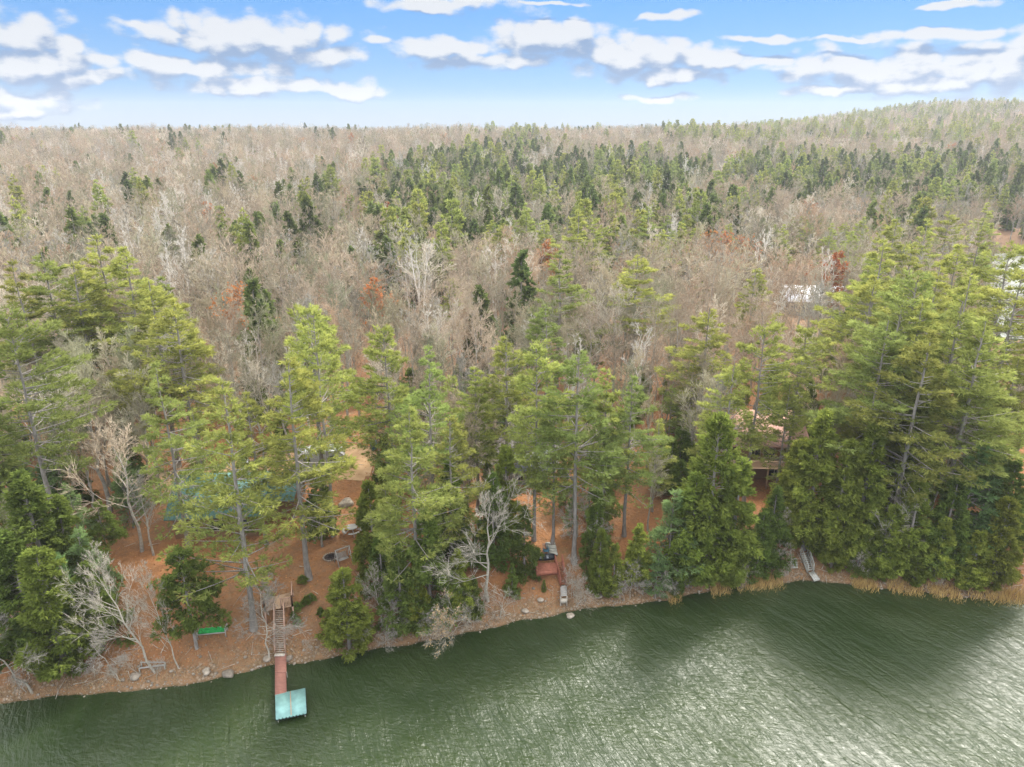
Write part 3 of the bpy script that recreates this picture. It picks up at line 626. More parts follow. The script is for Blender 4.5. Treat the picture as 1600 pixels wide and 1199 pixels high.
# ---- evergreens along the shore and round the yard: kind, top x, top y, foot y
for k, tx, ty, by, v, w in [('hemlock',280,862,1014,3,1.0),('cedar',535,893,1012,1,1.35),('softpine',92,870,1015,1,1.0),('cedar',575,752,905,0,1.0),('hemlock',592,830,930,1,1.1),('cedar',600,735,860,2,.9),
        ('hemlock',498,740,835,2,1.1),('cedar',1125,652,905,1,.92),('cedar',1090,740,915,0,1.1),('cedar',1160,720,900,2,1.2),('softpine',1050,765,905,0,1.3),('softpine',1030,860,935,1,1.2),('cedar',940,828,930,0,.9),('cedar',962,850,932,2,1.1),
        ('hemlock',1215,760,885,1,1.0),('cedar',1290,645,860,0,1.0),('cedar',1330,690,880,1,.9),('cedar',1370,662,870,2,1.0),('cedar',1255,690,840,1,1.2),('cedar',1440,752,895,0,1.1),('cedar',1400,790,900,1,1.2),('hemlock',1500,740,890,2,1.1),
        ('softpine',1530,690,870,0,1.1),('softpine',1545,790,900,1,1.0),('cedar',1580,780,915,1,1.1),('cedar',1480,810,905,0,1.3),('cedar',1535,830,918,2,1.6),('hemlock',1590,720,880,0,1.2),('hemlock',30,740,960,0,1.3),('hemlock',85,775,940,1,1.2),
        ('hemlock',10,830,1010,1,1.3),('cedar',55,860,1050,1,1.2),('hemlock',130,880,1010,0,1.2),('softpine',120,830,960,0,1.2),('hemlock',1060,870,925,2,1.1),('hemlock',665,800,960,1,1.2),('hemlock',620,850,975,0,1.1),
        ('cedar',715,860,965,0,1.1),('hemlock',700,720,880,2,1.0),('cedar',790,700,850,2,1.1),('hemlock',770,740,880,0,1.0),('hemlock',820,790,900,1,.9),('cedar',650,905,985,1,1.2),('hemlock',740,900,960,2,1.1),('hemlock',1350,830,893,1,1.3),('cedar',1440,850,912,2,1.5),
        ('hemlock',1195,800,900,0,1.2),('cedar',1150,830,912,1,1.2),('hemlock',935,760,890,1,.8),('cedar',1000,820,915,0,1.2),('cedar',1310,820,888,1,1.3),('hemlock',1380,840,900,0,1.3),('cedar',850,905,925,1,.8),('hemlock',800,880,935,1,.9),
        ('softpine',1585,515,545,0,1.2),('hemlock',1560,505,535,1,1.3),('softpine',1600,530,560,1,1.3),('hemlock',1575,525,552,2,1.2),('hemlock',1602,560,600,0,1.2),('hemlock',90,530,640,0,1.1),('hemlock',200,535,640,1,1.2),('hemlock',160,560,650,2,1.2),('hemlock',60,560,640,1,1.1),('hemlock',600,680,800,0,.9),('hemlock',1380,610,770,0,1.1),('hemlock',1440,640,790,1,1.2),('hemlock',1410,690,820,2,1.1),('hemlock',470,520,640,1,.9),
        ('hemlock',1265,590,720,1,1.0),('hemlock',905,450,560,0,.9),('hemlock',880,400,520,2,.9),('hemlock',1330,480,600,0,1.0),('hemlock',1550,620,760,1,1.2),('softpine',1560,700,860,1,1.1)]:
    loc, H = base_top(tx, ty, by); tree(k, loc, max(H, 1.5), v, row='evergreen', wide=w)
# ---- bare and dead trees that stand out
HAND = [('snag',760,775,938,0,(0,0),1.15,'big pale leafless tree with wide crooked limbs on the bank left of the red stairs'),
 ('snag',735,860,965,2,(-.5,.9),1.0,'pale bare tree leaning out low over the lake with tan leaves at its tips'),
 ('snag',205,870,1052,2,(-.2,.1),.72,'pale bare tree leaning to the left above the white rail at the shore'),
 ('snag',248,880,1045,2,(-.12,.05),.5,'straight slim bare tree right beside the leaning one at the white rail'),
 ('snag',402,905,1034,1,(0,0),1.0,'small dead tree with drooping brown twigs left of the long wooden stairs'),
 ('snag',168,990,1063,1,(-.3,.1),1.2,'short leaning bare trunk with low brushy twigs at the far left shore'),
 ('bare',128,595,800,0,(0,0),1.6,'large round leafless tree with dense beige twigs left of the teal roof'),
 ('bare',60,640,800,1,(0,0),1.3,'two stemmed grey bare tree nearest the left edge above the hemlocks'),('bare',215,740,868,3,(-.05,0),1.1,'upright slim grey bare tree just left of the teal roofed house'),
 ('bare',185,680,862,2,(0,0),1.3,'forked grey bare tree with long crooked limbs in front of the dark hemlocks at left'),
 ('snag',1205,795,882,2,(.25,0),.8,'small white leaning bare tree in front of dark cedars'),
 ('snag',1385,765,882,2,(.35,.05),1.1,'white bare tree leaning right over the cedars east of the grey stairs'),
 ('birch',1335,565,700,1,(0,0),1.1,'white many-stemmed birch with spreading limbs behind the cedars'),
 ('snag',903,770,868,1,(0,0),1.1,'twiggy pinkish dead tree right of the tall trunk above the red stairs'),
 ('snag',592,885,982,2,(-.1,0),.8,'little white dead tree on the bank right of the round green cedar'),
 ('snag',606,935,1000,1,(.05,0),.9,'low twisted dead sapling at the water between cedar and pines'),
 ('snag',895,868,934,1,(0,0),.7,'thin white sapling just right of the pale landing'),
 ('snag',988,880,936,1,(0,0),1.1,'low pale brush tree on the bank below the soft green pine'),
 ('snag',1060,880,925,1,(.3,0),1.0,'small bent white dead branches at the foot of the cedars'),
 ('bare',1022,690,830,3,(0,0),.9,'slender bare tree with pale limbs between the pines and the big cedar'),
 ('snag',15,960,1085,1,(-.3,.2),1.2,'fan of bleached branches at the left picture edge'),
 ('birch',340,950,990,0,(-.05,0),.4,'very thin grey sapling beside the green swing bed'),
 ('bare',1425,590,760,0,(0,0),1.1,'bare grey tree standing between the pines at the upper right shore'),('bare',1305,630,790,3,(0,0),1.0,'bare grey tree rising behind the cedars right of the pink roof'),('bare',1490,640,800,1,(0,0),1.0,'two stemmed bare tree beside the leaning pine trunk at right'),
 ('birch',350,225,0,1,(0,0),1.0,'tall white birch clump highest on the far slope'),('birch',210,255,0,1,(0,0),1.0,'white birch clump on the slope left of the tall one'),
 ('birch',118,482,0,2,(-.1,0),1.0,'pale birch leaning among dark hemlocks at left'),('birch',690,235,0,2,(0,0),1.0,'white birch left of the dark spruces on the slope'),('birch',305,285,0,1,(0,0),1.0,'white birch pair low on the brown slope'),
 ('rust',850,385,0,0,(0,0),1.1,'bright rust orange tree beside the tall pine in mid wood'),('rust',1305,405,0,0,(0,0),1.1,'orange leaved tree in front of the white roof'),('rust',370,455,0,1,(0,0),1.0,'faded orange tree in the brown wood at left'),
 ('rust',455,195,0,1,(0,0),1.0,'dull orange tree near the skyline'),('rust',885,205,0,1,(0,0),1.0,'small orange tree just under the skyline'),('rust',110,205,0,1,(0,0),1.0,'orange tint tree at the far left skyline'),('rust',1140,370,0,1,(0,0),1.0,'thinly leaved rust tree near the rust hedge'),
 ('oak',495,770,855,0,(0,0),1.1,'dark green spreading tree between the two tall trunks in the yard')]
for k, tx, ty, by, v, lean, w, lab in HAND:
    if by: loc, H = base_top(tx, ty, by)
    else: H = 15.0; loc = place_top(tx, ty, H)
    if abs(lean[0])+abs(lean[1]) > .3: H *= 1.12
    tree(k, loc, max(H, 2.5), v, lean, 'hand', label=lab, wide=w, rz=1.0)

# tan leaves hanging on the tree that leans over the lake are a part of it
def leaning_leaves():
    o = [t[0] for t in TREES if 'tan leaves at its tips' in t[0].get('label', '')][0]
    rs = np.random.default_rng(5); mb = MB(); n = 700
    me = [c for c in o.children if c.name.startswith('crown')][0].data
    V = np.array([v.co[:] for v in me.vertices]); hi_ = V[V[:, 2] > 7.5]; c = hi_[rs.integers(0, len(hi_), n)]
    mb.blades(c, rs.normal(size=(n, 3)), 0.22, 0.10, 0, 0.5, rs); obj('leaves', mb.mesh('leaves', M['drygrass']), o)
leaning_leaves()

# ------------------------------------------------------------------ built things
def mp(name, c, rough=0.6, metallic=0.0, var=0.12, scale=4, stretch=(1,1,1)):
    a = [x*(1-var) for x in c]; b = [min(1, x*(1+var)) for x in c]
    return mat_noise(name, a, b, scale, rough, 4, stretch, metallic)
M['brownplank'] = mp('brown_planks', (0.27,0.125,0.095), 0.8, stretch=(1,8,1))
M['redplank'] = mp('red_stained_planks', (0.33,0.12,0.075), 0.75, var=.2)
M['tanplank'] = mp('tan_planks', (0.46,0.31,0.20), 0.8, stretch=(8,1,1))
M['rosewood'] = mp('weathered_rails', (0.42,0.27,0.20), 0.85)
M['treadwood'] = mp('grey_treads', (0.46,0.36,0.28), 0.85)
M['dark'] = mp('dark_gap', (0.035,0.03,0.028), 0.9)
M['teal'] = mp('teal_dock_panel', (0.20,0.37,0.345), 0.6, var=0.14, scale=2.2)
M['white'] = mp('white_paint', (0.45,0.43,0.40), 0.55, var=.08)
M['offwhite'] = mp('off_white_planks', (0.46,0.41,0.34), 0.7, var=.1)
M['green'] = mp('green_cushion', (0.03,0.42,0.10), 0.7, var=.3, scale=5)
M['tealroof'] = mp('teal_metal_roof', (0.13,0.25,0.225), 0.6, 0.0, var=.07, scale=0.6)
M['pinkroof'] = mp('pink_shingles', (0.43,0.25,0.20), 0.9, var=.12, scale=6)
M['greyroof'] = mp('grey_shingles', (0.16,0.17,0.18), 0.9, var=.15, scale=6)
M['whiteroof'] = mp('white_metal_roof', (0.85,0.86,0.90), 0.35, 0.1, var=.03)
M['logwall'] = mp('brown_log_wall', (0.25,0.15,0.085), 0.8, stretch=(1,1,6))
M['redwall'] = mp('red_wall', (0.32,0.09,0.06), 0.8)
M['greywall'] = mp('grey_wall', (0.30,0.31,0.31), 0.8, stretch=(1,1,6))
M['glass'] = mp('window_glass', (0.03,0.035,0.04), 0.08, var=.1)
M['black'] = mp('black_hull', (0.018,0.022,0.026), 0.35)
M['blue'] = mp('blue_plastic', (0.05,0.14,0.20), 0.5)
M['greywood'] = mp('silvery_wood', (0.42,0.41,0.36), 0.85)
M['ash'] = mp('fire_ash', (0.06,0.045,0.04), 0.95)
M['tyre'] = mp('rubber', (0.02,0.02,0.02), 0.8)
M['camper'] = mp('camper_shell', (0.42,0.43,0.44), 0.4, var=.03)
M['campergrey'] = mp('camper_stripe', (0.25,0.27,0.30), 0.5)

def Wp(px, py, z):      # world point seen at a picture point, at height z
    d = ray(px, py); t = (z-CAM[2])/d[2]; return np.array([d[0]*t, d[1]*t, z])

def lp(a, b, t): return a+(b-a)*t
# -- dock: walkway, teal float, long stairs, deck
a0 = Wp(429.5,1022,0.75); b0 = Wp(446,1022,0.75)           # top of the walkway at the stair foot
wk = thing('dock_walkway', 'brown plank walkway of two sections from the stairs out to the teal platform', 'dock walkway', (0,0,0))
for (ya, yb, z, n) in ((1021, 1051, 0.62, 13), (1050, 1086, 0.57, 15)):
    L0, R0_, L1, R1_ = Wp(430, ya, z), Wp(446.5, ya, z), Wp(430, yb, z), Wp(447, yb-4*(yb > 1060), z)
    mb = MB()
    for k in range(n):
        v = [np.array([*w[:2], zz]) for zz in (z-.05, z) for w in (lp(L0, L1, k/n), lp(R0_, R1_, k/n), lp(R0_, R1_, (k+.94)/n), lp(L0, L1, (k+.94)/n))]
        mb.add(v, [(3,2,1,0),(4,5,6,7),(0,1,5,4),(1,2,6,5),(2,3,7,6),(3,0,4,7)])
    u_ = np.array([0, 0, .12])
    mb.beam(L0-u_, L1-u_, .06, .13); mb.beam(R0_-u_, R1_-u_, .06, .13)
    obj('plank_section', mb.mesh('plank_section', M['brownplank']), wk)
    for q in (L1, R1_):
        mb = MB(); mb.tube([(q[0], q[1]+.12, -2.2), (q[0], q[1]+.12, z-.06)], 0.03, 8); obj('support_pipe', mb.mesh('support_pipe', M['greywood']), wk)
fl = thing('dock_platform', 'pale teal two panel platform with scalloped lake edge at the end of the brown walkway', 'dock platform', (0,0,0))
cA, cB, cC, cD = Wp(430,1086,.5), Wp(477,1076,.5), Wp(479,1114,.5), Wp(431,1124,.5)
def quadpanel(p, q, r, s, z, th, mat, name, par):
    mb = MB(); v = [np.array([*w[:2], zz]) for zz in (z-th, z) for w in (p, q, r, s)]
    mb.add(v, [(3,2,1,0),(4,5,6,7),(0,1,5,4),(1,2,6,5),(2,3,7,6),(3,0,4,7)]); return obj(name, mb.mesh(name, mat), par)
def lp(a, b, t): return a+(b-a)*t
quadpanel(cA, lp(cA,cB,.485), lp(cD,cC,.485), cD, 0.56, 0.07, M['teal'], 'deck_panel', fl)
quadpanel(lp(cA,cB,.515), cB, cC, lp(cD,cC,.515), 0.56, 0.07, M['teal'], 'deck_panel', fl)
quadpanel(lp(cA,cB,.487), lp(cA,cB,.513), lp(cD,cC,.513), lp(cD,cC,.487), 0.552, 0.10, M['tanplank'], 'centre_strip', fl)
mb = MB()
for k in range(9):
    p = lp(cD, cC, (k+.5)/9); a = np.arange(9)*pi/8
    ex = (cC-cD)/np.linalg.norm(cC-cD); ey = np.array([ex[1], -ex[0], 0]); ey = ey if ey[1] < 0 else -ey
    r = np.linalg.norm(cC-cD)/18*.96
    ring = [p+ex*cos(q)*r+ey*(sin(q)*r*0.8) for q in a]
    v = [np.array([*w[:2], zz]) for zz in (0.47, 0.555) for w in ring]
    mb.add(v[9:]+[p+np.array([0,0,.055])], [(i, i+1, 9) for i in range(8)]); mb.add(v, [(i, i+1, i+10, i+9) for i in range(8)])
obj('scalloped_edge', mb.mesh('scalloped_edge', M['teal']), fl)
mb = MB()
for p, q in ((cA,cB),(cB,cC),(cC,cD),(cD,cA)): mb.beam([*p[:2],0.42], [*q[:2],0.42], 0.06, 0.16)
obj('frame', mb.mesh('frame', M['dark']), fl)
for p in (cA, cB, cC, cD):
    mb = MB(); q = p+(cA+cC-2*p)*.06; mb.tube([(q[0], q[1], -2.5), (q[0], q[1], 0.40)], 0.035, 8); obj('leg', mb.mesh('leg', M['greywood']), fl)

# long stairs
top_l, top_r = Wp(429,953,3.35), Wp(444,953,3.35)
bot_l, bot_r = Wp(430,1020,0.72), Wp(446,1020,0.72)
def staircase(name, label, tl_, tr_, bl_, br_, n, treadmat, railmat, gapmat, railh=0.85, posts=4):
    st = thing(name, label, 'stairs', (0,0,0))
    worst = max(float(ground(*lp(a_, b_, k/12)[:2]))-lp(a_, b_, k/12)[2] for a_, b_ in ((tl_, bl_), (tr_, br_)) for k in range(13))
    if worst > -.12: up_ = np.array([0, 0, worst+.12]); tl_ = tl_+up_; tr_ = tr_+up_; bl_ = bl_+up_; br_ = br_+up_
    for (a, b) in ((tl_, bl_), (tr_, br_)):
        mb = MB(); mb.beam(a-np.array([0,0,.12]), b-np.array([0,0,.12]), 0.06, 0.24); obj('stringer', mb.mesh('stringer', railmat), st)
        if railh:
            mb = MB(); u = np.array([0,0,railh]); mb.beam(a+u, b+u, 0.09, 0.05); mb.beam(a+u*.5, b+u*.5, 0.05, 0.07)
            for k in range(posts): q = lp(a, b, k/(posts-1)); mb.beam(q-np.array([0,0,.2]), q+u, 0.08)
            obj('handrail', mb.mesh('handrail', railmat), st)
    for k in range(n):
        t = (k+.5)/n; l = lp(tl_, bl_, t); r = lp(tr_, br_, t); dn = (bl_-tl_); dn = dn/np.linalg.norm(dn[:2]); w = np.linalg.norm((bl_-tl_)[:2])/n
        mb = MB(); mb.beam(l+np.array([0,0,0.0]), r, w*.72, 0.04); obj('step', mb.mesh('step', treadmat), st)
    return st
st = staircase('wooden_stairs', 'long open wooden stairs with rails from the tan deck down to the brown walkway', top_l, top_r, bot_l, bot_r, 20, M['treadwood'], M['rosewood'], M['dark'])
quadpanel(bot_l, bot_r, bot_r+np.array([0,-.35,0]), bot_l+np.array([0,-.35,0]), 0.70, 0.12, M['offwhite'], 'bottom_step', st)
# deck
dk = thing('lookout_deck', 'tan railed deck at the head of the long stairs above the bank', 'deck', (0,0,0))
zD = 3.42
d1, d2, d3, d4 = Wp(413,936,zD), Wp(457,925,zD), Wp(457,947,zD), Wp(414,955,zD)
mb = MB(); n = 16
for k in range(n):
    a, b = lp(d1, d4, k/n), lp(d2, d3, k/n); c, d = lp(d2, d3, (k+.93)/n), lp(d1, d4, (k+.93)/n)
    v = [np.array([*w[:2], zz]) for zz in (zD-.05, zD) for w in (a, b, c, d)]; mb.add(v, [(3,2,1,0),(4,5,6,7),(0,1,5,4),(1,2,6,5),(2,3,7,6),(3,0,4,7)])
obj('decking', mb.mesh('decking', M['tanplank']), dk)
def railing(p, q, par, mat, h=0.95, gap=0.13):
    mb = MB(); L = np.linalg.norm(q-p); u = np.array([0,0,1.0])
    mb.beam(p+u*h, q+u*h, 0.09, 0.05); mb.beam(p+u*.12, q+u*.12, 0.05, 0.06)
    for k in range(int(L/gap)+1): r = lp(p, q, min(1, k*gap/L)); mb.beam(r+u*.1, r+u*h, 0.035)
    for r in (p, q): mb.beam(r-u*.1, r+u*(h+.15), 0.10)
    return obj('railing', mb.mesh('railing', mat), par)
railing(d1, d4, dk, M['rosewood']); railing(d2, d3, dk, M['rosewood']); railing(d3, lp(d3, d4, .40), dk, M['rosewood']); railing(d4, lp(d4, d3, .36), dk, M['rosewood'])
for p in (d1, d2, d3, d4):
    mb = MB(); g = ground(p[0], p[1]); mb.beam([*p[:2], float(g)-.4], [*p[:2], zD-.05], 0.12); obj('support_post', mb.mesh('support_post', M['rosewood']), dk)

# -- red deck, stairs and pale landing on the right
x_, y_, z_ = hit(863, 889)
rd = thing('red_deck', 'low red stained wooden deck on the bank beside the red stairs', 'deck', (0,0,0)); zR = z_+0.75
e1, e2, e3, e4 = Wp(838,880,zR), Wp(869,879,zR), Wp(871,890,zR), Wp(839,893,zR)
mb = MB()
for k in range(8):
    a, b = lp(e1, e4, k/8), lp(e2, e3, k/8); c, d = lp(e2, e3, (k+.92)/8), lp(e1, e4, (k+.92)/8)
    v = [np.array([*w[:2], zz]) for zz in (zR-.05, zR) for w in (a, b, c, d)]; mb.add(v, [(3,2,1,0),(4,5,6,7),(0,1,5,4),(1,2,6,5),(2,3,7,6),(3,0,4,7)])
obj('decking', mb.mesh('decking', M['redplank']), rd)
mb = MB(); mb.beam(e4-np.array([0,.03,.3]), e3-np.array([0,.03,.3]), 0.05, 0.5); mb.beam(e1-np.array([.03,0,.3]), e4-np.array([.03,0,.3]), 0.05, 0.5); obj('skirt_board', mb.mesh('skirt_board', M['redplank']), rd)
for p in (e1, e4): mb = MB(); mb.beam(p-np.array([0,0,1.2]), p+np.array([0,0,.8]), 0.1); obj('corner_post', mb.mesh('corner_post', M['redplank']), rd)
r_tl, r_tr, r_bl, r_br = Wp(867,878,zR), Wp(878,877,zR), Wp(876,914,hit(880,914)[2]+.2), Wp(885,913,hit(880,914)[2]+.2)
staircase('red_stairs', 'red stained steps with handrails leading down beside the tall trunk', r_tl, r_tr, r_bl, r_br, 11, M['redplank'], M['redplank'], M['dark'], .8, 3)
ld = thing('stair_landing', 'pale grey white board landing at the foot of the red stairs', 'landing', (0,0,0))
zL = hit(880,926)[2]+.45; l1, l2, l3, l4 = Wp(875.5,915,zL), Wp(886,914,zL), Wp(886,932,zL-.1), Wp(876,933,zL-.1)
mb = MB()
for k in range(6):
    a, b = lp(l1, l4, k/6), lp(l2, l3, k/6); c, d = lp(l2, l3, (k+.93)/6), lp(l1, l4, (k+.93)/6)
    v = [np.array([*w[:2], zz]) for zz in (zL-.06, zL) for w in (a, b, c, d)]; mb.add(v, [(3,2,1,0),(4,5,6,7),(0,1,5,4),(1,2,6,5),(2,3,7,6),(3,0,4,7)])
obj('boards', mb.mesh('boards', M['white']), ld)
quadpanel(l4, l3, l3+np.array([0,-.4,0]), l4+np.array([0,-.4,0]), zL-.25, .35, M['offwhite'], 'lower_step', ld)
for p in (l1, l2, l3, l4): mb = MB(); mb.beam([*p[:2], -0.3], [*p[:2], zL-.06], .09); obj('support_post', mb.mesh('support_post', M['offwhite']), ld)
def build_kayak():
    c = Wp(850,873,zR+.12); k = thing('rowing_boat', 'black hulled small boat with a grey open top lying behind the red deck', 'boat', (c[0], c[1], zR+.02), radians(4))
    mb = MB(); L, Wd = 2.5, 0.42; sec = []
    for i in range(11):
        u = -1+2*i/10; w = Wd*(1-abs(u)**3)**.5+.02; zt = .34+.10*u*u
        sec.append([(u*L/2, -w, zt), (u*L/2, -w*.75, .08), (u*L/2, 0, .0+.1*u**4), (u*L/2, w*.75, .08), (u*L/2, w, zt)])
    V = np.array(sec).reshape(-1, 3); F = [(i*5+j, i*5+j+1, (i+1)*5+j+1, (i+1)*5+j) for i in range(10) for j in range(4)]; mb.add(V, F)
    obj('hull', mb.mesh('hull', M['black'], True), k)
    mb = MB(); mb.tube([s[0] for s in sec]+[s[4] for s in sec[::-1]]+[sec[0][0]], .035, 5); obj('gunwale', mb.mesh('gunwale', M['black'], True), k)
    for u in (-.4, .35): mb = MB(); mb.box((u, 0, .25), (.22, Wd*1.7, .03)); obj('seat', mb.mesh('seat', M['campergrey']), k)
build_kayak()
def chair(c, rz, m, label):
    t = thing('garden_chair', label, 'chair', c, rz)
    mb = MB(); mb.box((0, 0, .42), (.55, .5, .05)); obj('seat', mb.mesh('seat', m), t)
    mb = MB()
    for k in range(5): mb.beam((-.22+.11*k, .24, .42), (-.24+.12*k, .42, 1.0), .09, .025)
    obj('backrest', mb.mesh('backrest', m), t)
    for sx in (-.26, .26):
        for sy in (-.2, .24): mb = MB(); mb.beam((sx, sy, 0), (sx, sy, .42), .05); obj('leg', mb.mesh('leg', m), t)
        mb = MB(); mb.box((sx, 0, .62), (.08, .55, .03)); mb.beam((sx, -.22, .42), (sx, -.22, .62), .04); obj('armrest', mb.mesh('armrest', m), t)
q = hit(853, 866); chair(q, 0.2, M['blue'], 'blue garden chair behind the small black boat')
def mini_steps(px0, py0, px1, py1, n, w, label):
    t = thing('path_steps', label, 'steps', (0,0,0)); 
    for k in range(n):
        p = np.array(hit(px0+(px1-px0)*k/(n-1), py0+(py1-py0)*k/(n-1))); mb = MB(); mb.box((0,0,0), (w, .28, .14)); obj('step', mb.mesh('step', M['greywood']), t, p+np.array([0,0,.06]))
mini_steps(860, 851, 864, 868, 6, 1.0, 'short flight of grey timber steps up the slope behind the red deck')
mini_steps(1239, 876, 1240, 888, 4, 0.8, 'few grey timber steps set in the bank left of the grey stairs')
# -- grey stairs and ramp further right
z_ = hit(1258, 862)[2]+.3
g_tl, g_tr, g_bl, g_br = Wp(1251,864,z_), Wp(1262,862,z_), Wp(1262,893,hit(1266,892)[2]+.15), Wp(1271,891,hit(1266,892)[2]+.15)
staircase('grey_stairs', 'weathered grey wooden stairs with rail under the cedars', g_tl, g_tr, g_bl, g_br, 9, M['greywood'], M['greywood'], M['dark'], .7, 3)
rp = thing('plank_ramp', 'pale plank ramp reaching the stony water edge below the grey stairs', 'ramp', (0,0,0))
zP = hit(1267,894)[2]+.2; h1, h2, h3, h4 = Wp(1264,895,zP), Wp(1272,893,zP), Wp(1281,905,.45), Wp(1272,907,.45)
for a, b in ((h1, h4), (lp(h1,h2,.34), lp(h4,h3,.34)), (lp(h1,h2,.67), lp(h4,h3,.67))):
    o_ = (h2-h1)*.155; mb = MB(); mb.beam(a+o_, b+o_, .27, .05); obj('plank', mb.mesh('plank', M['greywood']), rp)
mb = MB(); mb.beam(h1-np.array([0,0,.08]), h2-np.array([0,0,.08]), .08, .1); mb.beam(h4-np.array([0,0,.08]), h3-np.array([0,0,.08]), .08, .1); obj('cross_beam', mb.mesh('cross_beam', M['greywood']), rp)

# -- yard furniture
def swing_bed():
    c = np.array(hit(333, 993)); t = thing('garden_daybed', 'white framed bench bed with bright green cushion under the dark hemlock by the shore', 'daybed', c, radians(9))
    L, D = 2.35, .8
    mb = MB(); V = []; n = 24
    for j in range(4):
        for i in range(n+1): V.append((-L/2+.05+i*(L-.1)/n, -D/2+.08+j*(D-.16)/3, .62+.05*sin(i*1.3)*(j % 2)+.03*sin(i*2.1+j)))
    F = [(j*(n+1)+i, j*(n+1)+i+1, (j+1)*(n+1)+i+1, (j+1)*(n+1)+i) for j in range(3) for i in range(n)]
    mb.add(V, F); mb.box((0, 0, .54), (L-.12, D-.16, .08)); obj('cushion', mb.mesh('cushion', M['green'], False), t)
    mb = MB()
    for y in (-D/2, D/2): mb.beam((-L/2, y, .5), (L/2, y, .5), .07)
    for x in (-L/2, L/2): mb.beam((x, -D/2, .5), (x, D/2, .5), .07); mb.beam((x, -D/2, .85), (x, D/2, .85), .06)
    obj('frame', mb.mesh('frame', M['white']), t)
    for x in (-L/2, L/2):
        for y in (-D/2, D/2): mb = MB(); mb.beam((x, y, 0), (x, y, .85), .07); obj('leg', mb.mesh('leg', M['white']), t)
swing_bed()
def swing():
    c = np.array(hit(537, 880)); t = thing('garden_swing', 'white A-frame garden swing beside the fire ring on the orange lawn', 'swing', c, radians(38))
    for x in (-.85, .85):
        mb = MB(); mb.beam((x, -.65, 0), (x, 0, 1.75), .08); mb.beam((x, .65, 0), (x, 0, 1.75), .08); mb.beam((x, -.38, .7), (x, .38, .7), .06); obj('side_frame', mb.mesh('side_frame', M['white']), t)
    mb = MB(); mb.beam((-.95, 0, 1.75), (.95, 0, 1.75), .09); obj('top_bar', mb.mesh('top_bar', M['white']), t)
    mb = MB()
    for k in range(5): mb.box((0, -.22+.11*k, .5), (1.2, .08, .03))
    obj('seat', mb.mesh('seat', M['white']), t)
    mb = MB()
    for k in range(5): mb.box((0, .26+.04*k, .6+.11*k), (1.2, .03, .08))
    obj('backrest', mb.mesh('backrest', M['white']), t)
    mb = MB()
    for x in (-.58, .58): mb.beam((x, -.2, .5), (x, 0, 1.72), .02); mb.beam((x, .3, .7), (x, 0, 1.72), .02)
    obj('hanger', mb.mesh('hanger', M['greywood']), t); t.scale = (.85, .85, .95)
swing()
def firepit():
    c = np.array(hit(517, 871)); t = thing('fire_ring', 'round stone fire ring with dark ash left of the white swing', 'fire pit', c)
    mb = MB(); rs = np.random.default_rng(4)
    for k in range(22): a = k*2*pi/22; mb.lump((cos(a)*.72, sin(a)*.72, .06), .10, rs, 0, 1, .8)
    obj('stone_ring', mb.mesh('stone_ring', M['stone'], True), t)
    mb = MB(); a = np.arange(24)*2*pi/24; V = [(cos(q)*.63, sin(q)*.63, .05) for q in a]+[(0, 0, .10)]; mb.add(V, [(i, (i+1) % 24, 24) for i in range(24)]); obj('ash_bed', mb.mesh('ash_bed', M['ash']), t)
    mb = MB()
    for k in range(5): a = k*1.3; mb.tube([(cos(a)*.4, sin(a)*.4, .1), (-cos(a)*.2, -sin(a)*.2, .26)], .05, 6)
    obj('charred_log', mb.mesh('charred_log', M['dark']), t)
firepit()
def picnic():
    c = np.array(hit(551, 834)); t = thing('picnic_table', 'round white picnic table with curved benches up the orange lawn', 'picnic table', c, .4)
    mb = MB(); a = np.arange(16)*2*pi/16
    V = [(cos(q)*.55, sin(q)*.55, z) for z in (.70, .75) for q in a]+[(0, 0, .70), (0, 0, .75)]
    mb.add(V, [(i, (i+1) % 16, 16+(i+1) % 16, 16+i) for i in range(16)]); mb.add(V, [((i+1) % 16, i, 32) for i in range(16)]+[(16+i, 16+(i+1) % 16, 33) for i in range(16)])
    obj('table_top', mb.mesh('table_top', M['white']), t)
    for k in range(4):
        a0_ = k*pi/2; mb = MB()
        for j in range(5): b = a0_-.5+j*.25; mb.box((cos(b)*.95, sin(b)*.95, .45), (.28, .26, .04), b)
        obj('bench', mb.mesh('bench', M['white']), t)
        mb = MB(); mb.beam((cos(a0_)*.15, sin(a0_)*.15, .65), (cos(a0_)*.95, sin(a0_)*.95, .0), .07); mb.beam((cos(a0_)*.5, sin(a0_)*.5, .30), (cos(a0_)*1.0, sin(a0_)*1.0, .42), .06); obj('leg', mb.mesh('leg', M['white']), t)
picnic()
def rail():
    p = np.array(hit(219, 1052)); q = np.array(hit(258, 1046)); u = np.array([0,0,.45]); t = thing('shore_rail', 'low white rail along the bank by the leaning bare trees', 'rail', (0,0,0))
    mb = MB(); mb.beam(p+u, q+u, .10); obj('front_rail', mb.mesh('front_rail', M['white']), t)
    p2 = np.array(hit(222, 1043)); q2 = np.array(hit(259, 1043)); mb = MB(); mb.beam(p2+u, q2+u, .07); obj('rear_rail', mb.mesh('rear_rail', M['white']), t)
    for r in (p, q, p2, q2): mb = MB(); mb.beam(r-u*.3, r+u, .08); obj('post', mb.mesh('post', M['greywood']), t)
rail()
def rock(px, py, r, label, flat=.6):
    c = np.array(hit(px, py)); c[2] = max(c[2], -.1); mb = MB(); rs = np.random.default_rng(int(px)); mb.lump((0,0,r*flat*.35), r, rs, 0, 3, flat, .3)
    tag(obj('boulder', mb.mesh('boulder', M['stone'], True), None, c), label, 'boulder')
rock(213,1057,.5,'flat pale grey boulder at the end of the white shore rail',.45); rock(357,1056,.42,'mid grey boulder at the water edge between the daybed and the dock'); rock(323,1050,.38,'cream coloured rock on the bank below the daybed')
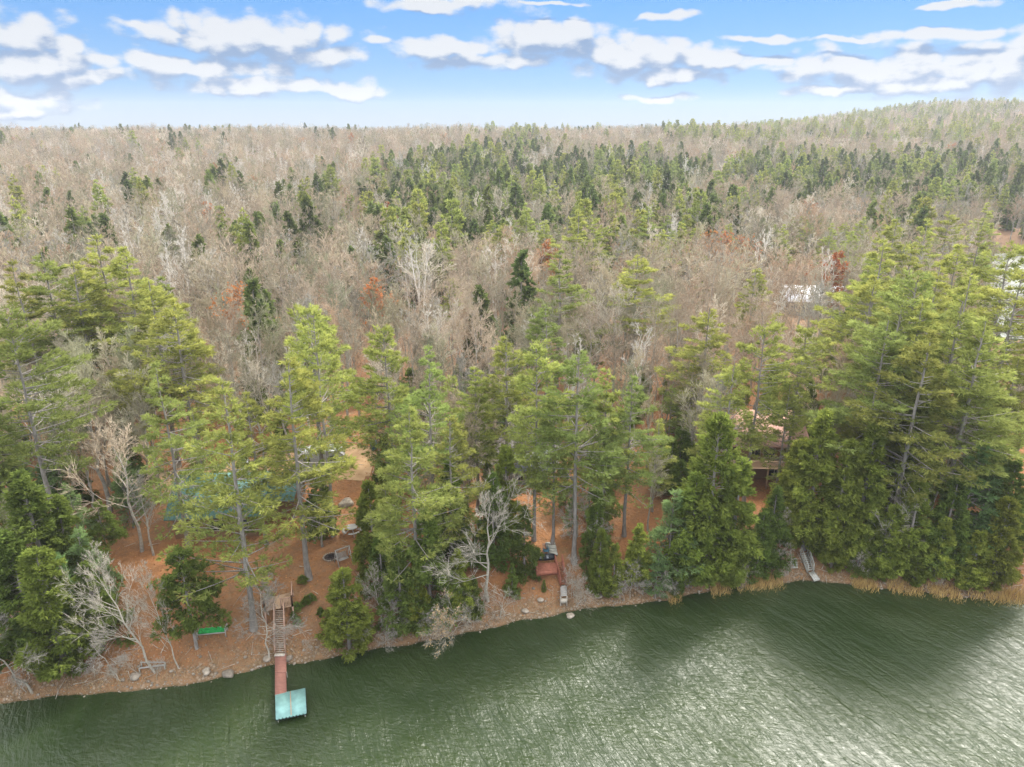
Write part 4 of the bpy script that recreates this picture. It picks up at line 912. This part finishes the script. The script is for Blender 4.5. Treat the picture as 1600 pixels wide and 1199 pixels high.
rock(891,966,.42,'lone pale rock in the shallow water below the pale landing'); rock(541,788,.75,'grey boulder among fallen leaves near the driveway'); rock(418,1031,.35,'small pale rock left of the walkway start'); rock(452,1030,.35,'small pale rock right of the walkway start')
rock(845,940,.28,'dark grey boulder on the bank left of the pale landing'); rock(937,934,.32,'whitish boulder on the bank right of the pale landing'); rock(820,955,.25,'brownish rock at the foot of the big pale tree')
# saplings in the yard
for i, (tx, ty, by, lab) in enumerate([(477,936,944,'small bush pine nearest the foot of the tall trunk'),(463,943,955,'small bush pine close to the right end of the tan deck'),(463,967,977,'light green bush pine beside the middle of the long stairs'),
        (484,930,942,'largest dark bush pine on the slope right of the deck'),(472,905,912,'tiny bush pine beside the tall trunk foot'),(500,950,962,'dark bush pine left of the round green cedar'),(458,957,968,'bush pine at the head of the stairs')]):
    loc, H = base_top(tx, ty, by); tree('softpine' if i == 2 else 'hemlock', loc, max(H, .9), None, row='hand', label=lab, wide=2.2)
    TREES[-1][0].name = 'pine_sapling'

# -- houses
def gable_house(name, label, c, rz, L, D, hw, hr, wallm, roofm, over=.5, wins=(), seams=0, chimney=None, deck=None):
    t = thing(name, label, 'house', c, rz)
    mb = MB()
    V = [(-L/2,-D/2,-1),(L/2,-D/2,-1),(L/2,D/2,-1),(-L/2,D/2,-1),(-L/2,-D/2,hw),(L/2,-D/2,hw),(L/2,D/2,hw),(-L/2,D/2,hw),(-L/2,0,hw+hr),(L/2,0,hw+hr)]
    mb.add(V, [(0,1,5,4),(1,2,6,5),(2,3,7,6),(3,0,4,7)]); mb.add(V, [(4,8,7),(5,6,9)]); obj('wall', mb.mesh('wall', wallm), t)
    mb = MB(); s = hr/(D/2); z0 = hw-over*s
    for sg in (-1, 1):
        a = np.array([(-L/2-over, sg*(D/2+over), z0), (L/2+over, sg*(D/2+over), z0), (L/2+over, 0, hw+hr), (-L/2-over, 0, hw+hr)])
        v = np.vstack([a+[0,0,.03], a+[0,0,.17]]); mb.add(v, [(0,3,2,1),(4,5,6,7),(0,1,5,4),(1,2,6,5),(2,3,7,6),(3,0,4,7)])
        if seams:
            for k in range(seams+1):
                x = -L/2-over+(L+2*over)*k/seams; mb.beam((x, sg*(D/2+over), z0+.19), (x, 0, hw+hr+.19), .05, .05)
    rf = obj('roof', mb.mesh('roof', roofm), t)
    if chimney: mb = MB(); mb.box((chimney, .8, hw+hr+.3), (.7, .7, 1.8)); obj('chimney', mb.mesh('chimney', M['greywall']), rf)
    for (x, z, w, h) in wins:
        mb = MB(); y = -D/2-.03; fw = .09
        for bx_, bz_, bw, bh in ((0, h/2, w+fw, fw), (0, -h/2, w+fw, fw), (-w/2, 0, fw, h-fw), (w/2, 0, fw, h-fw), (0, 0, .05, h-fw)): mb.box((x+bx_, y, z+bz_), (bw, .08, bh))
        wn = obj('window', mb.mesh('window', M['offwhite']), t); mb = MB(); mb.box((x, -D/2-.015, z), (w-fw, .03, h-fw)); obj('pane', mb.mesh('pane', M['glass']), wn)
    if deck:
        dx, dw, dd, dz = deck
        mb = MB()
        for k in range(int(dd/.15)): mb.box((dx, -D/2-.1-k*.15, dz), (dw, .135, .05))
        dko = obj('deck', mb.mesh('deck', M['tanplank']), t)
        railing(np.array([dx-dw/2, -D/2-dd, dz]), np.array([dx+dw/2, -D/2-dd, dz]), dko, M['tanplank']).name = 'railing'
        for k in range(5):
            mb = MB(); x = dx-dw/2+dw*k/4; mb.beam((x, -D/2-dd+.1, -1), (x, -D/2-dd+.1, dz), .14); obj('post', mb.mesh('post', M['tanplank']), dko)
    occupied.append((c[0], c[1], max(L, D)/2+1)); return t
def gh(px, py): q = hit(px, py); return q
q = hit(330, 838); gable_house('teal_roofed_house', 'house with ribbed teal metal roof behind the tall pines left of the yard', (q[0]+.5, q[1]+4, q[2]), radians(5), 8.6, 8.5, 2.8, 2.3, M['logwall'], M['tealroof'], .6,
    [(-2.6,1.4,1.2,1.2),(0,1.4,1.4,1.2),(2.7,1.4,1.0,1.2)], 20, 2.0)
q2_ = hit(425, 815); gable_house('teal_roofed_shed', 'smaller teal roofed outbuilding right of the teal roofed house', (q2_[0], q2_[1]+3, q2_[2]), radians(-4), 4.5, 4.2, 2.4, 1.4, M['logwall'], M['tealroof'], .4, [(0,1.3,.9,.8)], 10)
q = hit(1185, 748); gable_house('pink_roofed_house', 'house with pink shingle roof and tan deck hidden behind pines above the cedars', (q[0], q[1]+4.5, q[2]), radians(-3), 10.5, 9, 4.7, 2.4, M['logwall'], M['pinkroof'], .6,
    [(-3.4,3.6,1.3,1.4),(-.6,3.6,1.3,1.4),(1.1,3.6,1.3,1.4),(3.8,3.6,1.3,1.4),(-2.5,1.0,1.6,1.2),(2,1.0,1.6,1.2)], 0, -2.5, (0.5, 9, 2.4, 2.5))
q = hit(842, 762); gable_house('grey_roofed_cottage', 'small cottage with dark grey roof between pine trunks at the end of the grey drive', (q[0]-1.2, q[1]+2.6, q[2]), radians(0), 4.6, 4.6, 2.2, 1.3, M['greywall'], M['greyroof'], .35, [(-1,1.2,.8,.8),(1,1.2,.8,.8)])
q = hit(1272, 490); gable_house('white_roofed_house', 'house with bright white metal roof seen through bare trees', (q[0], q[1]+2, q[2]+.2), radians(-8), 12, 8.5, 3.0, 2.4, M['greywall'], M['whiteroof'], .5, [(-3,1.8,1.2,1.2),(0,1.8,1.2,1.2),(3,1.8,1.2,1.2)], 12)
q = hit(1592, 505); gable_house('bay_cottage', 'red walled cottage with pale gable trim at the edge of the bright bay', (q[0]+2, q[1]+1, max(q[2], 1)), radians(60), 6, 5, 2.4, 1.6, M['redwall'], M['greyroof'], .4, [(-1,1.4,.9,.9),(1,1.4,.9,.9)])
# -- camper
def camper():
    q = hit(503, 734); t = thing('travel_trailer', 'white travel trailer parked on the tan drive behind the tall trunks', 'camper', q, radians(14))
    mb = MB(); L = 5.8; prof = [(-L/2, .6), (-L/2+.1, 2.5), (-L/2+.5, 2.8), (L/2-.9, 2.8), (L/2-.2, 2.2), (L/2, 1.4), (L/2-.15, .6)]
    n = len(prof); V = [(x, y, z) for y in (-1.15, 1.15) for x, z in prof]
    mb.add(V, [(i, (i+1) % n, n+(i+1) % n, n+i)[::-1] for i in range(n)])
    for o_ in (0, n):
        cx = len(V); vv = [V[o_+i] for i in range(n)]+[(0, V[o_][1], 1.6)]; mb.add(vv, [(i, (i+1) % n, n) if o_ == 0 else ((i+1) % n, i, n) for i in range(n)])
    obj('body', mb.mesh('body', M['camper']), t)
    for x, w in ((-1.6, .8), (1.3, 1.0)): mb = MB(); mb.box((x, -1.16, 1.9), (w, .05, .6)); obj('window', mb.mesh('window', M['glass']), t)
    mb = MB(); mb.box((.1, -1.17, 1.6), (.65, .05, 1.8)); d = obj('door', mb.mesh('door', M['camper']), t); mb = MB(); mb.box((.33, -1.21, 1.5), (.05, .04, .12)); obj('handle', mb.mesh('handle', M['campergrey']), d)
    mb = MB(); mb.box((-1.4, -1.165, 1.1), (2.6, .03, .16)); mb.box((1.5, -1.165, 1.1), (2.0, .03, .16)); obj('stripe', mb.mesh('stripe', M['campergrey']), t)
    mb = MB(); mb.box((.6, 0, 2.92), (.9, .7, .26)); obj('roof_unit', mb.mesh('roof_unit', M['camper']), t)
    for y in (-1.1, 1.1):
        for x in (-.9, -.15): mb = MB(); mb.tube([(x, y-.1, .35), (x, y+.1, .35)], .34, 14); obj('wheel', mb.mesh('wheel', M['tyre']), t)
    mb = MB(); mb.beam((L/2-.3, .5, .55), (L/2+1.1, 0, .5), .1); mb.beam((L/2-.3, -.5, .55), (L/2+1.1, 0, .5), .1); obj('hitch', mb.mesh('hitch', M['black']), t)
    mb = MB(); mb.box((L/2+.35, 0, .8), (.35, .6, .5)); obj('gas_locker', mb.mesh('gas_locker', M['black']), t); occupied.append((q[0], q[1], 4))
camper()
def bin_():
    q = hit(584, 704); t = thing('wheeled_bin', 'dark teal wheeled bin at the edge of the tan drive behind a pine trunk', 'bin', q, .3)
    mb = MB(); V = [(-.3,-.35,.1),(.3,-.35,.1),(.3,.35,.1),(-.3,.35,.1),(-.4,-.45,1.1),(.4,-.45,1.1),(.4,.45,1.1),(-.4,.45,1.1)]; mb.add(V, [(3,2,1,0),(0,1,5,4),(1,2,6,5),(2,3,7,6),(3,0,4,7)]); obj('body', mb.mesh('body', M['blue']), t)
    mb = MB(); mb.box((0, 0, 1.14), (.9, 1.0, .07), rx=.05); obj('lid', mb.mesh('lid', M['blue']), t)
    for x in (-.33, .33): mb = MB(); mb.tube([(x-.03, .4, .14), (x+.03, .4, .14)], .14, 10); obj('wheel', mb.mesh('wheel', M['tyre']), t)
bin_()

# ------------------------------------------------------------------ stones, reeds, litter: uncountable stuff
def stuff_near():
    rs = np.random.default_rng(21); mb = MB()
    for i in range(2600):
        x = rs.uniform(SX[2]-6, SX[-3]+4); s = float(np.interp(x, SX, SY)); dd = rs.exponential(0.9)-.35 if rs.uniform() < .8 else rs.uniform(0, 3.2)
        y = s+dd; z = float(ground(x, y))
        if z < -.25: continue
        r = rs.uniform(.03, .085) if rs.uniform() < .93 else rs.uniform(.09, .20)
        mb.lump((x, y, z+r*.2), r, rs, 0, 1, .6, .2)
    tag(obj('shore_stones', mb.mesh('shore_stones', M['stone'])), 'scatter of pale pebbles and stones along the water edge', 'stones', kind='stuff')
    def tufts(n, pick, hgt, wd, name, mat, label, spread=.35):
        mb = MB(); O = []; 
        for i in range(n):
            x, y = pick(rs); O.append((x, y, float(ground(x, y))))
        O = np.array(O); Dd = np.stack([rs.normal(0, spread, n), rs.normal(0, spread, n), np.ones(n)], 1)
        mb.blades(O, Dd, rs.uniform(.6, 1.2, n)*hgt, wd, 0, 0, rs); tag(obj(name, mb.mesh(name, mat)), label, name.replace('_', ' '), kind='stuff')
    segs_ = [(1110,1140),(1150,1222),(1165,1212),(1330,1368),(1385,1440),(1450,1500),(1512,1610),(1540,1610),(1042,1062)]
    def pick_reed(rs):
        a, b = segs_[rs.integers(len(segs_))]; px_ = rs.uniform(a, b); 
        p = np.interp(px_, [q[0] for q in _sh], [q[1] for q in _sh]); w = Wp(px_, p, 0); return w[0], w[1]+rs.normal(-.1, .55)
    tufts(4800, pick_reed, .8, .02, 'golden_reeds', M['reed'], 'golden dry reeds standing along the right hand shore', .22)
    def pick_bank(rs):
        x = rs.uniform(SX[2]-6, SX[-3]+4); s = float(np.interp(x, SX, SY)); return x, s+abs(rs.normal(0.9, .9))+.15
    tufts(9000, pick_bank, .32, .02, 'bank_grass', M['drygrass'], 'thin dry grass tufts on the stony bank', .5)
    n = 26000; O = []
    for _ in range(n):
        x = rs.uniform(-42, 52); s = float(np.interp(x, SX, SY)); O.append((x, s+rs.uniform(2, 42) if rs.uniform() < .85 else s+rs.uniform(.5, 4)))
    O = np.array(O); z = ground(O[:, 0], O[:, 1])+.02; mb = MB()
    Dl = rs.normal(size=(n, 3)); Dl[:, 2] *= .25; mb.blades(np.column_stack([O, z]), Dl, rs.uniform(.12, .24, n), .06, 0, 0, rs)
    tag(obj('fallen_leaves', mb.mesh('fallen_leaves', M['litter'])), 'orange brown fallen leaves strewn over the yard and slope', 'fallen leaves', kind='stuff')
stuff_near()
def sticks():
    rs = np.random.default_rng(77); n = 420; mb = MB()
    x = rs.uniform(-42, 55, n); s_ = np.interp(x, SX, SY); y = s_+np.where(rs.uniform(size=n) < .55, rs.uniform(.4, 4, n), rs.uniform(3, 38, n))
    a = rs.uniform(0, 6.28, n); L = rs.uniform(.4, 1.9, n); A = np.stack([x, y, ground(x, y)+.05], 1)
    x2 = x+np.cos(a)*L; y2 = y+np.sin(a)*L*.6; B = np.stack([x2, y2, ground(x2, y2)+.06+rs.uniform(0, .12, n)], 1)
    mb.segs(A, B, rs.uniform(.012, .045, n), .008, 0, 5)
    tag(obj('fallen_branches', mb.mesh('fallen_branches', M['palebark'])), 'grey fallen branches strewn over the bank and yard', 'branches', kind='stuff')
sticks()

# ------------------------------------------------------------------ the wood: random trees chosen by region
rs = np.random.default_rng(99)
CON = [(690,300,140,75,.50),(760,245,60,28,.6),(850,300,110,45,.50),(960,258,150,32,.60),(1000,330,140,40,.45),(1130,300,70,45,.4),(1250,262,130,36,.52),(1480,268,170,42,.55),(1570,240,80,22,.5),(1400,330,70,30,.35),
       (370,345,45,26,.5),(510,275,28,24,.5),(150,352,40,18,.6),(820,215,35,18,.6),(600,345,60,40,.28),(210,285,25,16,.4),(350,270,30,16,.35),(30,345,40,18,.5),(470,300,60,30,.2),(680,410,15,12,.9),(560,350,160,30,.2),(400,455,16,22,.8),(60,290,60,30,.12)]
def kind_at(px, py, d, r):
    p = 0.035
    for cx, cy, rx, ry, q in CON:
        e = ((px-cx)/rx)**2+((py-cy)/ry)**2
        if e < 1.25: p = max(p, min(.92, q*1.3)*(1 if e < .7 else (1.25-e)/.55))
    if py < 200: p = max(p, .28 if 90 < px < 620 else .14)
    if px > 1040 and py < 215: p = max(p, .30)
    u = r.uniform()
    if u < p:
        if py < 215: return 'farpine' if (px > 1040 and r.uniform() < .65) or (px > 700 and r.uniform() < .4) else 'spruce'
        return 'spruce' if r.uniform() < .82 else 'farpine'
    u = r.uniform()
    if u < (.10 if 60 < px < 640 and 225 < py < 345 else .085 if 60 < px < 1250 and 225 < py < 400 else .02): return 'birch'
    if u > .994: return 'rust'
    return 'bare'
pts = []
occ = np.array([(a, b, c) for a, b, c in occupied])
def try_add(x, y, dmin_near):
    if len(occ) and np.any((occ[:, 0]-x)**2+(occ[:, 1]-y)**2 < (occ[:, 2]+.6)**2): return False
    return True
rings = [(78, 200, 4.7), (200, 420, 5.9), (420, 760, 7.4), (760, 1500, 10.0)]
for r0, r1, sp in rings:
    xs = np.arange(-r1*.82, r1*.82, sp); ys = np.arange(50, r1, sp)
    Xg, Yg = np.meshgrid(xs, ys); Xg = Xg+rs.uniform(-.48, .48, Xg.shape)*sp; Yg = Yg+rs.uniform(-.48, .48, Yg.shape)*sp
    x = Xg.ravel(); y = Yg.ravel(); r = np.hypot(x, y); g = ground(x, y)
    ok = (r >= r0) & (r < r1) & (np.abs(x) < y*.78+6) & (g > np.where(r > 120, 0.7, 2.2)) & (bay_d(x, y) < -1.5)
    x, y, r, g = x[ok], y[ok], r[ok], g[ok]
    H = rs.uniform(10.5, 17.2, len(x))
    px, py = project(np.stack([x, y, g+H], 1)); bx, by = project(np.stack([x, y, g], 1))
    for i in range(len(x)):
        if px[i] < -60 or px[i] > 1660: continue
        bad = False
        for cx, cy, rx, ry in clear_px:
            if ((bx[i]-cx)/rx)**2+((by[i]-cy)/ry)**2 < 1.2: bad = True
        if bad: continue
        if 1205 < bx[i] < 1335 and 452 < by[i] < 505: continue      # in front of the white roof
        if 1222 < px[i] < 1318 and py[i] < 478 and by[i] > 452 and rs.uniform() < .5: continue
        if 455 < bx[i] < 600 and 690 < by[i] < 770: continue
        if px[i] > 1530 and 90 < r[i] < 180: continue              # lets the bay show
        if r[i] < 230 and not try_add(x[i], y[i], 3): continue
        k = kind_at(px[i], py[i], r[i], rs)
        h = H[i]*{'spruce': rs.uniform(.8, 1.2), 'farpine': 1.25, 'birch': 1.08, 'rust': .9, 'bare': 1.0}[k]
        pts.append((k, x[i], y[i], g[i], h, r[i]))
# understorey between shore and the wood
for _ in range(900):
    x = rs.uniform(-75, 85) if _ < 600 else rs.uniform(-14, 4); s = float(np.interp(x, SX, SY)); y = s+rs.uniform(6, 42); g = float(ground(x, y)); bx, by = project(np.array([x, y, g]))
    if any(((bx-a)/c)**2+((by-b)/d)**2 < 1.15 for a, b, c, d in clear_px) or (240 < bx < 640 and 700 < by < 1050): continue
    if not try_add(x, y, 2): continue
    if 1110 < bx < 1250 and 700 < by < 800: continue
    u = rs.uniform(); k = 'hemlock' if u < .38 else ('cedar' if u < .52 and bx > 900 else ('softpine' if u < .58 else 'bare'))
    if rs.uniform() < .45: continue
    pts.append((k, x, y, g, rs.uniform(4, 9) if k != 'bare' else rs.uniform(7, 14), math.hypot(x, y)))
    occ = np.vstack([occ, [x, y, 1.2]])
BR = []
for i in range(46):
    px_ = rs.uniform(590, 1090) if i % 2 else rs.uniform(20, 1580); yy = np.interp(px_, [q[0] for q in _sh], [q[1] for q in _sh])-rs.uniform(6, 30)
    if 405 < px_ < 470 or 1250 < px_ < 1285 or 868 < px_ < 892: continue
    tree('snag', hit(px_, yy), rs.uniform(1.4, 3.4), int(rs.integers(0, 3)), (rs.uniform(-.5, .5), rs.uniform(0, .7)), row='brush', label='low leafless grey brush on the stony bank at the water edge', group='leafless brush along the bank', wide=1.2)
    TREES[-1][0].name = 'bare_brush'
pts.sort(key=lambda q: q[5])
LAB = {'bare': ('leafless hardwood with fine beige twigs in the brown wood behind the shore pines', 'leafless hardwoods of the near brown wood'),
       'birch': ('white barked leafless birch standing among the grey brown wood on the slope', 'white birches scattered on the slope'),
       'spruce': ('dark green pointed evergreen standing among the leafless wood on the slope', 'dark evergreens on the slope'),
       'farpine': ('yellow green pine with layered boughs far up on the wooded slope', 'pines far up the slope'),
       'rust': ('small faded orange leaved tree among leafless trees on the slope', 'faded orange trees on the slope'),
       'hemlock': ('low dark green evergreen filling the shade between the shore pines', 'low evergreens under the shore pines'),
       'cedar': ('low yellow green cedar bush on the bank among the evergreens', 'cedar bushes under the pines'),
       'softpine': ('young blue green pine under the tall shore pines', 'young pines under the tall pines')}
LIMIT = {'bare': 285, 'birch': 290, 'spruce': 295, 'farpine': 240, 'rust': 100, 'hemlock': 300, 'cedar': 300, 'softpine': 300}
cnt = {}; rest = {}
for k, x, y, g, h, r in pts:
    cnt[k] = cnt.get(k, 0)+1
    pk = 'farbare' if (k == 'bare' and r > 170) else k
    if cnt[k] <= LIMIT[k]:
        lab, grp_ = LAB[k]
        tree(pk, (x, y, g), h, None, row='wood', parts=(r < 140 and k != 'farpine'), label=lab, group=grp_)
    else: rest.setdefault(k, []).append((x, y, g, h))
print('trees', cnt, {k: len(v) for k, v in rest.items()})

def scatter(name, protos, P, label, cat, seed):
    """the far wood as one object: points that carry a tree each, with its own height and turn"""
    P = np.array(P); me = bpy.data.meshes.new(name); me.vertices.add(len(P)); me.vertices.foreach_set('co', np.column_stack([P[:, :2], P[:, 2]-.1]).ravel())
    sr = np.random.default_rng(seed); me.attributes.new('size', 'FLOAT', 'POINT').data.foreach_set('value', (P[:, 3]/protos[0].H).astype(np.float32))
    me.attributes.new('turn', 'FLOAT', 'POINT').data.foreach_set('value', sr.uniform(0, 6.28, len(P)).astype(np.float32))
    cl = bpy.data.collections.new(name+'_kinds')
    for p in protos: cl.objects.link(bpy.data.objects.new(name+'_kind', p.whole))
    ng = bpy.data.node_groups.new(name, 'GeometryNodeTree')
    ng.interface.new_socket('Geometry', in_out='INPUT', socket_type='NodeSocketGeometry'); ng.interface.new_socket('Geometry', in_out='OUTPUT', socket_type='NodeSocketGeometry')
    N = ng.nodes; Lk = ng.links; a = N.new('NodeGroupInput'); b = N.new('NodeGroupOutput')
    iop = N.new('GeometryNodeInstanceOnPoints'); ci = N.new('GeometryNodeCollectionInfo'); ci.inputs['Collection'].default_value = cl
    ci.inputs['Separate Children'].default_value = True; ci.inputs['Reset Children'].default_value = True
    iop.inputs['Pick Instance'].default_value = True
    ri = N.new('FunctionNodeRandomValue'); ri.data_type = 'INT'; ri.inputs[4].default_value = 0; ri.inputs[5].default_value = len(protos)-1
    s_ = N.new('GeometryNodeInputNamedAttribute'); s_.data_type = 'FLOAT'; s_.inputs[0].default_value = 'size'
    t_ = N.new('GeometryNodeInputNamedAttribute'); t_.data_type = 'FLOAT'; t_.inputs[0].default_value = 'turn'
    cx = N.new('ShaderNodeCombineXYZ'); Lk.new(t_.outputs[0], cx.inputs[2]); er = N.new('FunctionNodeEulerToRotation'); Lk.new(cx.outputs[0], er.inputs[0])
    Lk.new(a.outputs[0], iop.inputs['Points']); Lk.new(ci.outputs[0], iop.inputs['Instance']); Lk.new(ri.outputs[2], iop.inputs['Instance Index'])
    Lk.new(er.outputs[0], iop.inputs['Rotation']); Lk.new(s_.outputs[0], iop.inputs['Scale']); Lk.new(iop.outputs[0], b.inputs[0])
    o = obj(name, me); md = o.modifiers.new('scatter', 'NODES'); md.node_group = ng
    tag(o, label, cat, kind='stuff')
for k, nm, pk, lab in (('bare', 'bare_woods', 'farbare', 'leafless grey brown wood covering the far slope to the skyline'), ('birch', 'birch_woods', 'birch', 'white birches dotted through the farthest wood'),
                       ('spruce', 'spruce_woods', 'spruce', 'dark evergreen wood massed on the far slope'), ('farpine', 'pine_woods', 'farpine', 'yellow green pines scattered along the far ridge')):
    if rest.get(k): scatter(nm, PR[pk], rest[k], lab, 'woods', len(nm))

# ------------------------------------------------------------------ labels that single out the hand placed pines and evergreens
ORD = ['first','second','third','fourth','fifth','sixth','seventh','eighth','ninth','tenth','eleventh','twelfth','thirteenth','fourteenth','fifteenth','sixteenth','seventeenth','eighteenth','nineteenth','twentieth']
def ordn(i):
    return ORD[i] if i < 20 else ['twenty', 'thirty', 'forty', 'fifty', 'sixty', 'seventy', 'eighty', 'ninety'][i//10-2 if i % 10 != 9 else (i+1)//10-2]+('' if i % 10 == 9 else '-'+ORD[i % 10])
LOOK = {'pine': ['tall layered', 'tall uneven', 'narrow tall', 'flat-topped sparse', 'broad full', 'round-topped', 'low-branched shaggy'], 'hemlock': ['dark green', 'dark drooping', 'dark full', 'dark high-crowned'], 'cedar': ['yellow-green', 'bushy yellow-green', 'slim yellow-green'], 'softpine': ['soft blue-green', 'slender blue-green']}
WHERE = {('shore', 'pine'): 'white pine, %s from the left along the near shore', ('inland', 'pine'): 'white pine, %s from the left among those behind the shore row',
         ('evergreen', 'hemlock'): 'hemlock near the shore, %s hemlock from the left', ('evergreen', 'cedar'): 'cedar by the bank, %s cedar from the left', ('evergreen', 'softpine'): 'young pine by the bank, %s young pine from the left'}
for (row, k), txt in WHERE.items():
    L = [t for t in TREES if t[2] == row and t[1] == k]
    L.sort(key=lambda t: project(np.array([t[3][0], t[3][1], t[3][2]+t[5]]))[0])
    for i, t in enumerate(L): t[0]['label'] = (LOOK[k][t[4]]+' '+txt % ordn(i)); t[0]['group'] = {'shore': 'tall white pines along the shore', 'inland': 'white pines behind the shore row', 'evergreen': 'evergreens near the shore'}[row]

# ------------------------------------------------------------------ haze
mb = MB(); mb.box((100, 850, 53), (4200, 2300, 120)); hm = bpy.data.materials.new('haze'); hm.use_nodes = True
t = NT(hm.node_tree); t.n.remove(t.n['Principled BSDF']); pv = t.new('ShaderNodeVolumePrincipled'); pv.inputs['Density'].default_value = 0.0002; pv.inputs['Color'].default_value = (0.86, 0.88, 0.93, 1)
pv.inputs['Anisotropy'].default_value = 0.2
t.l.new(pv.outputs[0], t.n['Material Output'].inputs['Volume'])
hz = tag(obj('haze', mb.mesh('haze', hm)), 'thin pale haze over the far wood', 'haze', kind='stuff')
